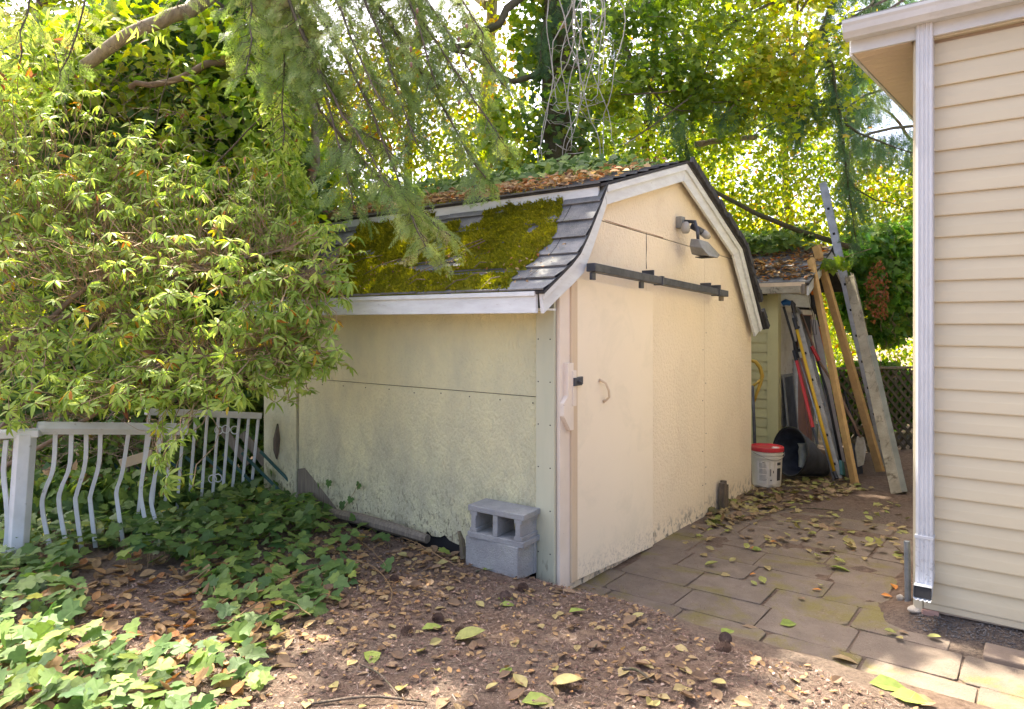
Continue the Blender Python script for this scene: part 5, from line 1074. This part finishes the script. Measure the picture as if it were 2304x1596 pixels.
# ---- pale bare vine twigs hanging in front of it
bv = thing('bare_vine', 'tangle of pale leafless twigs hanging above the shed ridge', 'vine', at(1300, -300, 6.6))
random.seed(5); A = []; 
for k in range(13):
    x = 1205+k*15+random.uniform(-8, 8); y = -330; d = 6.6+random.uniform(-.15, .15); pts = [at(x, y, d)]; dx = random.uniform(-10, 10)
    yend = random.uniform(180, 430)
    while y < yend:
        y += random.uniform(45, 80); dx = dx*.6+random.uniform(-20, 20)-.10*(x-1290); x += dx; pts.append(at(x, y, d+random.uniform(-.05, .05)))
    pts.append(at(x+random.choice((-1, 1))*random.uniform(20, 50), y-random.uniform(0, 35), d))
    limb('stem', pts, .009, .003, 'twigp', bv, 5, 26, .004)
    for j in range(7):
        q = pts[random.randrange(2, len(pts))]; A.append((q, q+np.array([random.uniform(-.3, .3), random.uniform(-.05, .05), random.uniform(-.2, .12)])))
twigs('twig', [a for a, b in A], [b for a, b in A], .0035, 'twigp', bv, -.03, 6)
# ---- maple with autumn leaves
mp = thing('maple_tree', 'autumn maple with yellow green leaves turning orange beside the house eave', 'tree', (6.7, 10.2, 0))
limb('trunk', [(6.7, 10.2, -.2), (6.7, 10.2, 3), (6.5, 10.1, 6), (6.4, 10, 9)], .14, .07, 'bark', mp, 10, 12, .02)
MBp = [((1850, -120, 8.2), (1650, 60, 7.8), (1420, 180, 7.4)), ((1880, 60, 8.4), (1700, 170, 7.8), (1500, 205, 7.4), (1330, 215, 7.2)), ((1830, -150, 8.2), (1560, -40, 7.6), (1400, 40, 7.3)), ((1900, 100, 8.4), (1800, 230, 8), (1700, 300, 7.6)), ((1900, -80, 8.2), (1780, 60, 7.6), (1640, 250, 7.3)), ((1700, 20, 7.8), (1560, 210, 7.4), (1400, 330, 7.2)), ((1850, -60, 8.2), (1790, 60, 7.7), (1760, 160, 7.4))]
lc = []
for L in MBp:
    L = [at(*p) for p in L]; limb('branch', [at(2180, -40-60, 9.6)]+L, .022, .005, 'bark', mp, 6, 14, .012); Q = path(L, 30)
    for q in Q[4:]:
        nn_ = 95; sp_ = np.array(q)+rng.normal(size=(nn_, 3))*[.30, .22, .11]-[0, 0, .03]; lc.append(sp_)
P = np.concatenate(lc); P = P[n3(P, 3.2) > -.12]; P = P[unlit(P)]; n = len(P)
pxm = CX+P[:, 0]/P[:, 1]*F; tn = np.clip(.30+.35*sst(1500, 1800, pxm)+.2*n3(P, 2.2)+rng.normal(0, .16, n), 0, 1)
leaves('leaf', 'leaf_mass', T_MAPLE, 'leaf', P, basis(rdir(n)*.8+np.array([0, -.2, -.5]), Z3*.6+np.array([0, -.5, 0])+.55*rdir(n)), rng.uniform(.045, .085, n), tn*.92, mt['maple'], mp, 280)
A = P[rng.integers(0, n, 260)]; twigs('twig', A, A+rng.normal(size=(260, 3))*[.22, .15, .08], .003, 'bark', mp, 0)
# ---- fir with hanging curtains of needles
fr = thing('fir_tree', 'dark fir with weeping curtains of needles between the maple and the house', 'tree', (7.9, 11.2, 0))
limb('trunk', [(7.9, 11.2, -.2), (7.9, 11.2, 4), (7.9, 11.1, 9)], .17, .07, 'bark', fr, 10, 10, .02)
FB = [((1850, 60, 9.0), (1890, 260, 8.9), (1925, 540, 8.9)), ((1820, 100, 9.2), (1800, 200, 9.0), (1790, 300, 9.0)), ((1470, -120, 9.2), (1500, 120, 9.0), (1555, 370, 9.0)), ((1290, -120, 9.4), (1230, 30, 9.2), (1215, 150, 9.1)), ((1990, 130, 10.5), (1850, 230, 9.2), (1700, 225, 8.6), (1600, 232, 8.3)), ((1990, 200, 10.5), (1900, 270, 9.2), (2010, 330, 8.8), (2080, 350, 8.6)), ((1960, -60, 10), (1890, -30, 9.2), (1850, 60, 8.8), (1800, 130, 8.6)), ((2000, -20, 10), (1960, 10, 9.4), (1890, 40, 9)), ((1960, 300, 10), (1920, 420, 9.4), (2050, 470, 8.9)),
      ((1330, -60, 9.6), (1420, 130, 8.8), (1490, 230, 8.5), (1560, 250, 8.4)), ((2000, 60, 10), (1930, 120, 9.3), (1870, 180, 9))]
FB = [[(p[0], p[1], p[2]-1.0*(p[0] < 1980)) for p in B_] for B_ in FB]
FB = [([(2230, B_[0][1]-20, 10.8)] if B_[0][0] > 1900 else [])+list(B_) for B_ in FB]
boughs([[at(*p) for p in B_] for B_ in FB], fr, 'fir', (.13, .22), .075, (.25, .55), .5, .55, .028, .45, .06, 'barkm')
limb('branch', [at(1600, 425, 8.0), at(1700, 480, 8.0), at(1800, 520, 8.2), at(1930, 560, 8.6)], .022, .035, 'barkm', fr, 7, 10, .01)
limb('broken_branch', [at(1565, 326, 8.2), at(1610, 318, 8.2), at(1650, 313, 8.2), at(1702, 308, 8.2)], .035, .03, 'barkp', fr, 8, 8, .008)
# ---- bush behind the lattice
rbz = thing('green_bush', 'broad green leafy bush with brown seed heads above the lattice fence', 'bush', at(1990, 1000, 9.6))
leafcloud([((1985, 640, 9.7), (.75, .5, .9), 3400), ((1900, 560, 9.6), (.5, .4, .45), 1400), ((2060, 560, 9.9), (.5, .4, .5), 1100), ((1960, 900, 9.9), (.9, .2, .6), 2600), ((2060, 960, 10.1), (.9, .2, .5), 1500)], T_MAPLE, 'leaf', mt['bushr'], rbz, .10, .5, .2, .45, -.4, nind=60)
A = ball(at(1985, 700, 9.5), (.5, .3, .8), 90); twigs('stem', A, A+rdir(90)*[.12, .1, .35], .005, 'brownpole', rbz, 0)
P = ball(at(1975, 660, 9.1), (.16, .1, .45), 260, .2); scatter('dry_leaf_mass', T_OV, P, basis(rdir(260)-Z3, rdir(260)), rng.uniform(.03, .06, 260), np.full(260, 1.), mt['bushr'], rbz)
# ---- ivy along the shed ridge, litter on the roofs
ri = thing('ridge_ivy', 'ivy trailing along the ridge of the cream shed roof', 'ivy', SH(1.5, 1.6, 2.65))
n = 1700; t_ = rng.uniform(.12, 3.5, n); s_ = 1.50+rng.normal(0, .16, n)-.06*(t_ > 1.6); s_ = np.clip(s_, .8, 2.0)
zr = np.where(s_ < 1.65, 2.312+(s_-.395)*.2892, 2.675-(s_-1.65)*.45); hh = rng.random(n)**1.1*(.20+.07*n3(np.stack([t_, t_*0, t_*0], -1), 4))*(1-np.clip(np.abs(s_-1.6)/.7, 0, .8))*sst(.05, .6, t_)
P = np.array([SH(a, b, c+d+.015) for a, b, c, d in zip(s_, t_, zr, hh)]); D = rdir(n)*.6+np.array([-.3, -.3, -.5])
leaves('leaf', 'leaf_mass', T_IVY, 'leaf', P, basis(D, np.array([-.35, -.5, .6])+.4*rdir(n)), rng.uniform(.05, .085, n), np.clip(rng.normal(.5, .2, n), 0, .92), mt['ivy'], ri, 300)
for k in range(14):
    t0 = random.uniform(.1, 2.8); L = [SH(1.45+random.uniform(-.1, .1), t0, 2.64), SH(1.25, t0+.1, 2.60), SH(1.0+random.uniform(-.1, .1), t0+random.uniform(0, .3), 2.52)]; limb('stem', L, .003, .002, 'stemr', ri, 4, 6, .006)
n = 2600; t_ = rng.uniform(-.04, 3.0, n)**1.0; s_ = .40+rng.random(n)**1.2*1.15; ok = rng.random(n) < .25+.75*sst(-.1, .5, t_)*sst(1.7, 1.2, s_-.25*t_); t_, s_ = t_[ok], s_[ok]; n = len(t_)
P = np.array([SH(a, b, 2.312+(a-.395)*.2892+.018+random.random()**2*.06) for a, b in zip(s_, t_)])
tag(scatter('roof_leaves', T_OV, P, basis(rdir(n)*[1, 1, .25], Z3+np.array([-.2, -.2, 0])+.55*rdir(n)), rng.uniform(.035, .075, n), np.clip(rng.normal(.5, .28, n), 0, 1), mt['litter']), 'brown and orange leaf litter on the upper roof of the cream shed', 'leaves')
n = 260; t_ = rng.uniform(0, 2.2, n); l_ = rng.uniform(.05, .5, n); P = np.array([RL(l, t, .035)[0] for l, t in zip(l_, t_)])
tag(scatter('roof_debris', T_OV, P, basis(rdir(n), -U3*.5+Z3+.5*rdir(n)), rng.uniform(.012, .03, n), rng.random(n), mt['litter']), 'small dead leaves caught in the moss of the lower shed roof', 'leaves')
for k in range(12):
    t0, l0 = random.uniform(.25, 1.7), random.uniform(.1, .6); a_ = RL(l0, t0, .04)[0]; b_ = RL(max(l0-random.uniform(.05, .25), 0), t0+random.uniform(.05, .35), .04)[0]
    tag(MB().tube([a_, (a_+b_)/2+Z3*.02, b_], [.004, .003, .002], 5).build('roof_twig', mt['twig']), ('thin' if k % 2 else 'bent')+' dead twig on the mossy roof '+('low by the eave' if l0 < .3 else 'higher up the slope')+', '+('near the bare shingles' if t0 < .6 else 'mid roof' if t0 < 1.15 else 'towards the bush'), 'twig', 'twigs on the mossy roof')
n = 2200; r_ = rng.uniform(-.24, .75, n); q_ = rng.uniform(-.40, 2.3, n); P = np.array([S2(a, b, 1.865+(a+.24)*.4646+.03+random.random()*.03) for a, b in zip(r_, q_)])
tag(scatter('roof_leaves', T_OV, P, basis(rdir(n)*[1, 1, .3], Z3+.5*rdir(n)), rng.uniform(.04, .085, n), np.clip(rng.normal(.45, .3, n), 0, 1), mt['litter']), 'dark red brown leaf litter covering the small yellow shed roof', 'leaves')
r2 = thing('roof_ivy', 'green ivy spreading over the top of the small yellow shed roof', 'ivy', S2(.6, .8, 2.3))
n = 1500; r_ = np.clip(rng.normal(.62, .25, n), .1, 1.3); q_ = rng.uniform(-.2, 2.4, n); ok = r_ > .50-.2*q_; r_, q_ = r_[ok], q_[ok]; n = len(r_)
P = np.array([S2(a, b, 1.90+(min(a, 1.5-a)+.24)*.4646+.04+random.random()*.20) for a, b in zip(r_, q_)])
leaves('leaf', 'leaf_mass', T_IVY, 'leaf', P, basis(rdir(n)*.6+np.array([-.2, -.4, -.4]), np.array([-.2, -.5, .7])+.45*rdir(n)), rng.uniform(.06, .10, n), np.clip(rng.normal(.6, .22, n), 0, .95), mt['ivy'], r2, 120)
sp_ = thing('maple_sprig', 'yellow green leafy sprig in front of the pine boards at the shed peak', 'branch', at(1880, 600, 7.7))
limb('stem', [at(1960, 560, 8.2), at(1900, 580, 7.8), at(1862, 600, 7.6)], .005, .003, 'stemr', sp_, 5, 6)
P = ball(at(1885, 590, 7.65), (.16, .08, .08), 34, .2); n = 34; leaves('leaf', 'leaf_mass', T_MAPLE, 'leaf', P, basis(rdir(n)-Z3, Z3*.5+np.array([0, -.7, 0])+.4*rdir(n)), rng.uniform(.07, .11, n), rng.uniform(.05, .45, n), mt['maple'], sp_, 60)
#@@FLOOR
# ================================================================== ivy on the ground
def inpoly(x, y, P):
    c = np.zeros(len(x), bool); j = len(P)-1
    for i in range(len(P)):
        xi, yi = P[i]; xj, yj = P[j]; k = ((yi > y) != (yj > y)) & (x < (xj-xi)*(y-yi)/(yj-yi+1e-9)+xi); c ^= k; j = i
    return c
def Gv(px, py):                                          # ground points for arrays of picture positions
    z = np.zeros(len(px))
    for _ in range(5):
        d = (CAMH-z)*F/(py-HY); x = (px-CX)/F*d; z = gh(x, d)
    return np.stack([x, d, z], -1)
def sample_world(poly, n, lo=(-4.5, 2.3), hi=(4.5, 8)):  # even on the ground, inside an outline seen in the picture
    P = []
    poly = np.array(poly, float); g = Gv(poly[:, 0], poly[:, 1]); x0, y0 = g[:, :2].min(0); x1, y1 = g[:, :2].max(0)
    x = rng.uniform(x0, x1, n*6); y = rng.uniform(y0, y1, n*6); k = inpoly(x, y, [tuple(q) for q in g[:, :2]]); x, y = x[k][:n], y[k][:n]
    return np.stack([x, y, gh(x, y)], -1)
gi = thing('ground_ivy', 'ivy carpeting the ground in front of the white railing at lower left', 'ivy', G(300, 1350))
dense = sample_world([(-260, 1200), (200, 1190), (420, 1130), (590, 1090), (640, 1120), (760, 1165), (700, 1210), (560, 1250), (470, 1260), (400, 1290), (520, 1370), (480, 1460), (330, 1500), (330, 1640), (-400, 1640)], 3000)
dq = CX+dense[:, 0]/dense[:, 1]*F; dpy = HY-(dense[:, 2]-CAMH)/dense[:, 1]*F; dense = dense[(n3(dense, 3.4) > -.85+1.15*sst(80, 460, dq)*sst(1230, 1320, dpy)+.55*sst(1230, 1360, dpy))]
mid = sample_world([(400, 1250), (620, 1210), (760, 1240), (800, 1330), (690, 1400), (620, 1440), (640, 1520), (520, 1640), (280, 1640), (330, 1480), (500, 1440)], 300)
mid = mid[n3(mid, 2.6) > -.1]
lw = sample_world([(600, 1110), (850, 1180), (900, 1230), (700, 1260), (560, 1240)], 130)
far_ = sample_world([(560, 1075), (640, 1075), (660, 1130), (560, 1130)], 130)
few = np.array([G(*p) for p in ((700, 1300), (722, 1315), (740, 1300), (660, 1280), (980, 1235), (1010, 1240), (1000, 1255), (880, 1290), (720, 1340), (812, 1215), (840, 1200), (590, 1560), (720, 1375), (660, 1350), (560, 1210))])
P = np.concatenate([dense, mid, lw, far_, few]); n = len(P)
hh = np.concatenate([rng.random(len(dense))*.15+.01, rng.random(len(mid))*.07+.01, rng.random(len(lw))*.07+.02, rng.random(len(far_))*.30, rng.random(len(few))*.04+.02]); base = P.copy(); P = P+np.stack([hh*0, hh*0, hh], -1)
N_ = np.array([-.05, -.30, .85])+.42*rdir(n); D = rdir(n)*[1, 1, .25]+np.array([0, -.15, -.12])
S = np.concatenate([rng.uniform(.045, .098, len(dense)), rng.uniform(.05, .10, n-len(dense))])
leaves('leaf', 'leaf_mass', T_IVY, 'leaf', P, basis(D, N_), S, np.where(rng.random(n) < .04, rng.uniform(.94, 1, n), np.clip(rng.normal(.5, .22, n), 0, .92)), mt['ivy'], gi)
k = rng.random(n) < .35; twigs('petiole', base[k], P[k], .0018, 'stemr', gi, 0, 2)
for L in ([(640, 1330), (760, 1270), (840, 1290), (880, 1340), (870, 1380)], [(1110, 1250), (1040, 1290), (930, 1240), (880, 1210)], [(500, 1440), (580, 1390), (650, 1380), (700, 1420)], [(640, 1160), (740, 1180), (820, 1230), (870, 1290)], [(30, 1470), (120, 1440), (200, 1430), (300, 1400)], [(420, 1330), (470, 1310), (480, 1350), (440, 1380)]):
    Q = [G(*p)+Z3*random.uniform(.015, .07) for p in L]; limb('runner', Q, .0035, .002, 'stemr', gi, 5, 14, .004)
wl = thing('wall_ivy', 'few ivy leaves climbing the lower yellow wall of the shed', 'ivy', SH(-.05, 2.0, 0))
wp = [(808, 1088), (716, 1088), (740, 1082), (700, 1120), (720, 1130), (690, 1140), (650, 1120), (665, 1140), (610, 1060), (620, 1085), (640, 1100), (770, 1130), (790, 1120), (735, 1150), (612, 1110), (628, 1130)]
def side_at(px, py):
    d = np.array([(px-CX)/F, 1.]); k = (P0@u-.045)/(d@u); p = d*k; return np.array([p[0], p[1], CAMH-(py-HY)/F*k])
P = np.array([side_at(*p) for p in wp]); n = len(P); leaves('leaf', 'leaf_mass', T_IVY, 'leaf', P, basis(rdir(n)*.4-Z3, -U3+.4*rdir(n)), rng.uniform(.05, .08, n), rng.uniform(.2, .6, n), mt['ivy'], wl)
limb('stem', [side_at(808, 1088), side_at(770, 1150), side_at(740, 1170)], .002, .002, 'stemr', wl, 4, 6); limb('stem', [side_at(700, 1120), side_at(640, 1130), side_at(610, 1150)], .003, .002, 'stemr', wl, 4, 6)
# ================================================================== litter on the soil
SOIL = [(560, 1230), (780, 1180), (1050, 1215), (1060, 1290), (1250, 1300), (1340, 1330), (1560, 1425), (1800, 1500), (2060, 1600), (2100, 1680), (-300, 1680), (-300, 1500)]
P = sample_world(SOIL, 64000); d_ = P[:, 1]; n = len(P); P[:, 2] += .002+rng.random(n)**3*.012
T_NDL = (np.array([(-.035, 0, 0), (.035, 0, 0), (.02, 1, .05), (-.02, 1, .05)]), [(0, 1, 2, 3)])
tag(scatter('needle_duff', T_NDL, P, basis(rdir(n)*[1, 1, .18], Z3+.35*rdir(n)), rng.uniform(.008, .032, n), rng.random(n)**1.3, mt['needlelit']), 'fine brown needle litter covering the soil in the foreground', 'needle litter')
P2 = np.concatenate([sample_world([(1300, 1330), (2300, 1560), (2040, 1080), (1700, 1090)], 16000), sample_world([(1640, 1165), (2050, 1200), (2050, 1085), (1700, 1090)], 6000)]); n = len(P2); P2[:, 2] += .004+.014*(n3(P2, 3) > .3)
ok = (n3(P2, 2.3) > -.1); P2 = P2[ok]; n = len(P2)
tag(scatter('path_duff', T_NDL, P2+Z3*.016, basis(rdir(n)*[1, 1, .15], Z3+.3*rdir(n)), rng.uniform(.006, .022, n), rng.random(n)**1.6, mt['needlelit']), 'fine dirt and needles blown across the paving', 'needle litter')
def crumb(poly, n, name, lb, s0, s1, T=T_OV, m='fallen', tl=(.0, .75), lift=.012):
    P = sample_world(poly, n); n = len(P); P[:, 2] += lift*rng.random(n)+.004; 
    return tag(scatter(name, T, P, basis(rdir(n)*[1, 1, .2], Z3+.38*rdir(n)), rng.uniform(s0, s1, n), rng.uniform(*tl, n), mt[m]), lb, 'leaf litter')
crumb(SOIL, 1500, 'leaf_fragments', 'small broken dead leaves strewn over the foreground soil', .012, .035, T_CUP, m='litter', tl=(.1, .7))
crumb([(-200, 1260), (500, 1260), (640, 1400), (520, 1640), (-300, 1640)], 700, 'ivy_floor_leaves', 'rusty dead leaves lying on the ground under the ivy', .04, .085, T_CUP, m='litter', tl=(.1, .8))
crumb(SOIL, 3500, 'bark_chips', 'tiny bark chips and grit scattered over the soil', .006, .016, T_PEB, 'needlelit', (.0, .9), .006)
crumb([(600, 1240), (1050, 1210), (1060, 1290), (900, 1420), (600, 1500), (480, 1350)], 420, 'leaf_litter', 'tan dead leaves thick on the soil left of the concrete blocks', .035, .07, m='litter', tl=(.15, .7))
crumb([(1690, 1100), (1880, 1070), (1960, 1100), (1760, 1150), (1600, 1195), (1560, 1190)], 420, 'passage_leaves', 'yellow and brown fallen leaves heaped in the passage between shed and house', .04, .085, T_BIG, 'fallen', (.1, .8), .03)
crumb([(1500, 1220), (1700, 1160), (2040, 1130), (2040, 1260), (1700, 1230)], 110, 'path_leaves', 'scattered yellow leaves on the shaded paving', .04, .08, T_MAPLE, 'fallen', (.3, .8), .02)
def one_leaf(px, py, T, size, tint, label, rz=None, grp=None, tilt=.25, lift=.008, name='fallen_leaf', cat='leaf'):
    g = G(px, py); s, t = st(g[0], g[1]); 
    if s > 0 and t < 0 and name == 'fallen_leaf': g[2] = max(g[2], -.157)
    a = random.uniform(0, 6.28) if rz is None else rz
    D = np.array([[math.cos(a), math.sin(a), 0.02]]); N_ = np.array([[random.uniform(-tilt, tilt), random.uniform(-tilt, tilt)-.1, 1]]); R = basis(D, N_)[0]*size
    w = np.eye(4); w[:3, :3] = R; w[:3, 3] = g+Z3*lift; o = link(name, tm(T, name, tint, mt['fallen']), None, Matrix(w.tolist())); return tag(o, label, cat, grp)
random.seed(12)
for a in [(1085, 1285, T_OV, .13, .80, 'yellow green leaf in front of the concrete blocks', .3), (1120, 1350, T_OV, .09, .86, 'bright green leaf, upper of a pair on the soil', -.2), (1124, 1364, T_OV, .08, .84, 'green leaf lying just below its bright green partner', 0.), (1280, 1382, T_IVY, .10, .80, 'lobed yellow green leaf right of centre on the soil', .5),
          (838, 1468, T_CUP, .12, .78, 'upright yellow green leaf pointing down left of centre', -1.4), (948, 1420, T_CUP, .11, .82, 'toothed green leaf left of the pine cones', .4), (1022, 1443, T_CUP, .14, .76, 'long yellow green leaf below the toothed green one', .1), (1137, 1527, T_OV, .09, .91, 'dark green leaf near the bottom centre', 1.5), (1236, 1545, T_CUP, .13, .66, 'large curled brown and yellow leaf at the bottom centre', -.2),
          (1255, 1332, T_LONG, .16, .35, 'long tan leaf on bare ground near the shed door', -.15), (1623, 1416, T_OV, .10, .78, 'pale green oval leaf at the edge of the paving', .6), (1692, 1242, T_IVY, .08, .86, 'small bright green leaf on the paving before the shed', .2), (1585, 1277, T_OV, .09, .72, 'yellow leaf lying on the mossy paver', -.1), (1622, 1300, T_OV, .07, .5, 'small tan leaf right of the mossy paver leaf', .2),
          (1865, 1279, T_LONG, .13, .78, 'slim yellow green leaf on the paving near the house', -.6), (1668, 1415, T_LONG, .11, .4, 'narrow brown leaf right of the pale green oval leaf', -.3), (1955, 1541, T_BIG, .145, .91, 'large bright green lobed leaf at the lower right', -.3), (2003, 1567, T_BIG, .13, .86, 'second large green leaf joined below the lobed one', -.4), (2045, 1580, T_OV, .10, .45, 'pale tan leaf right of the large green leaves', -.1),
          (1437, 1537, T_CUP, .11, .42, 'cupped tan leaf at lower centre right', .8), (1425, 1568, T_IVY, .13, .4, 'ragged tan leaf at the bottom edge right of centre', .1), (1173, 1585, T_IVY, .13, .80, 'yellow green leaf at the very bottom near centre', .2), (1755, 1412, T_LONG, .1, .82, 'green and tan leaf on the soil below the paving', .2), (1870, 1478, T_LONG, .12, .42, 'long tan leaf beside the paving edge', -.5), (615, 1445, T_LONG, .13, .45, 'golden tan leaf among the ivy edge', .9), (615, 1505, T_IVY, .12, .4, 'broad tan leaf on the sunlit soil', .3), (1012, 1480, T_OV, .07, .0, 'small rusty leaf left of centre', 1.)]:
    one_leaf(*a[:6], rz=a[6])
LM = [((1130, 1240), 'the concrete blocks'), ((1300, 1310), 'the shed door foot'), ((1632, 1440), 'the paired pine cones'), ((1236, 1545), 'the large curled brown leaf'), ((1137, 1527), 'the dark green leaf'), ((838, 1468), 'the upright yellow green leaf'), ((985, 1435), 'the toothed green leaves'), ((1122, 1356), 'the bright green leaf pair'),
      ((1980, 1555), 'the big green leaves'), ((893, 1311), 'the ivy side pine cone'), ((615, 1470), 'the sunlit ivy edge'), ((1435, 1540), 'the cupped tan leaf'), ((1870, 1478), 'the long leaf at the paving'), ((1280, 1382), 'the lobed green leaf'), ((700, 1290), 'the outlying ivy sprigs'), ((800, 1590), 'the bottom edge twig'), ((1173, 1585), 'the bottom edge yellow leaf')]
def nearby(px, py, q=False):
    k = min(LM, key=lambda L: math.hypot(L[0][0]-px, (L[0][1]-py)*1.4)); dx, dy = px-k[0][0], py-k[0][1]; r_ = math.hypot(dx, dy*1.4)
    h_ = 'right' if dx > 0 else 'left'; w_ = 'above' if dy < 0 else 'below'
    dr_ = (w_ if abs(dy*1.4) > 2.2*abs(dx) else h_+' of' if abs(dx) > 2.2*abs(dy*1.4) else w_+' and '+h_+' of')
    return ('just ' if r_ < 45 else 'well ' if r_ > 110 else '')+dr_+' '+k[1]
CN = lambda t: 'dark brown' if t < .12 else 'brown' if t < .25 else 'russet tan' if t < .33 else 'tan' if t < .42 else 'golden tan' if t < .52 else 'pale olive' if t < .6 else 'yellow olive' if t < .7 else 'yellow green' if t < .84 else 'green' if t < .95 else 'orange'
SHP = {id(T_BIG): 'jagged', id(T_OV): 'oval', id(T_CUP): 'cupped', id(T_LONG): 'narrow', id(T_IVY): 'lobed', id(T_MAPLE): 'jagged'}
Q = sample_world([(640, 1260), (1050, 1250), (1060, 1300), (1330, 1340), (1800, 1500), (2060, 1600), (2060, 1600), (420, 1600), (560, 1500), (700, 1400)], 215)
for q in Q:
    px = CX+q[0]/q[1]*F; py = HY-(q[2]-CAMH)/q[1]*F; T = random.choice((T_OV, T_CUP, T_CUP, T_LONG, T_CUP, T_OV, T_BIG)); tc_ = random.choice((.05, .1, .2, .2, .3, .35, .4, .45, .5, .55, .62)); sz = random.uniform(.035, .085)
    one_leaf(px, py, T, sz, tc_, ('small ' if sz < .05 else 'big ' if sz > .07 else '')+CN(tc_)+' '+SHP[id(T)]+' leaf '+nearby(px, py).replace('well ', '').replace(' and ', ' '), grp='dead leaves on the foreground soil', tilt=.45)
Q = sample_world([(1560, 1240), (2040, 1150), (2060, 1300), (2150, 1420), (1900, 1440)], 34)
LM = [((1700, 1300), 'the mossy pavers'), ((1600, 1230), 'the shed door end'), ((1870, 1280), 'the slim paving leaf'), ((1700, 1180), 'the wooden stake'), ((1945, 1240), 'the heap of maple leaves'), ((2040, 1340), 'the short metal pipe'), ((1950, 1160), 'the weathered beam foot'), ((2000, 1400), 'the pale kerb end'), ((1820, 1160), 'the curved stick')]
for q in Q:
    px, py = CX+q[0]/q[1]*F, HY-(q[2]-CAMH)/q[1]*F; T = random.choice((T_BIG, T_OV, T_LONG)); tc_ = random.choice((.3, .5, .62, .7, .75, 1.)); sz = random.uniform(.045, .08)
    one_leaf(px, py, T, sz, tc_, ('small ' if sz < .055 else '')+CN(tc_)+' '+SHP[id(T)]+' leaf on paving '+nearby(px, py).replace('well ', '').replace(' and ', ' '), grp='leaves on the paving')
for k, (px, py) in enumerate(((1925, 1237), (1945, 1243), (1960, 1236), (1985, 1244), (1905, 1236))):
    one_leaf(px, py, T_BIG, .085, (.68, .6, .74, .66, .5)[k], ('second leaf from the left', 'middle leaf', 'fourth leaf from the left', 'rightmost leaf', 'leftmost leaf')[k]+' of the small yellow leaf heap on the paving', grp='heap of yellow maple leaves on the paving', tilt=.5, lift=.03)
# pine cones, sticks
def cone_mesh():
    V = []; Fc = []; n = 70
    for k in range(n):
        f = k/n; th = k*2.4; r = .36*math.sin(PI*(f*.86+.1))**.8; y = f; c = np.array([r*math.cos(th), y, r*math.sin(th)]); o = np.array([math.cos(th), -.35, math.sin(th)])*.16; s_ = np.array([-math.sin(th), 0, math.cos(th)])*.10
        a = len(V); V += [c*[.6, 1, .6]+s_*.7, c*[.6, 1, .6]-s_*.7, c+o*.8-s_, c+o*.8+s_, c+o+np.array([0, .04, 0])]; Fc += [(a, a+1, a+2, a+3), (a+3, a+2, a+4)]
    return mkmesh('pine_cone', V, Fc, mt['cone'])
cmx = cone_mesh()
for px, py, lb in ((1632, 1438, 'upper pine cone at the left end of the paving edge'), (1640, 1464, 'lower pine cone below the paving edge'), (1182, 1333, 'dark pine cone in front of the blocks right of the green leaf pair'), (1139, 1344, 'pine cone touching the bright green leaf'), (1142, 1276, 'pine cone at the foot of the lower concrete block'), (893, 1311, 'pine cone lying left of the blocks by the ivy'), (977, 1395, 'brown pine cone above the toothed green leaf'), (1048, 1429, 'pine cone right of the toothed green leaf'), (905, 1430, 'pine cone left of the toothed green leaf')):
    g = G(px, py); a = random.uniform(0, 6.28); w = np.eye(4); w[:3, :3] = basis(np.array([[math.cos(a), math.sin(a), .1]]), Z3[None])[0]*random.uniform(.05, .065); w[:3, 3] = g+Z3*.010
    tag(link('pine_cone', cmx, None, Matrix(w.tolist())), lb, 'pine cone', 'pine cones on the ground')
for a_, b_, r_, lb in (((1070, 1290), (1190, 1282), .008, 'short brown stick lying in front of the blocks'), ((1400, 1512), (1470, 1540), .006, 'grey stick beside the curled brown leaf'), ((700, 1590), (960, 1585), .005, 'grey twig along the bottom edge left of centre'), ((1330, 1470), (1375, 1450), .003, 'thin pale twig in the centre of the soil'), ((1750, 1150), (1890, 1152), .006, 'curved stick among the leaves in the passage'), ((810, 1500), (900, 1575), .004, 'thin grey twig slanting at the bottom left of centre'), ((300, 1640), (420, 1560), .004, 'pale twig lying in the sunlit ivy edge')):
    g0, g1 = G(*a_), G(*b_); tag(MB().tube(path([g0+Z3*.01, (g0+g1)/2+Z3*.025+np.array([0, .015, 0]), g1+Z3*.008], 8), [r_]*6+[r_*.8, r_*.5], 6).build('stick', mt['bark'], smooth=True), lb, 'stick')
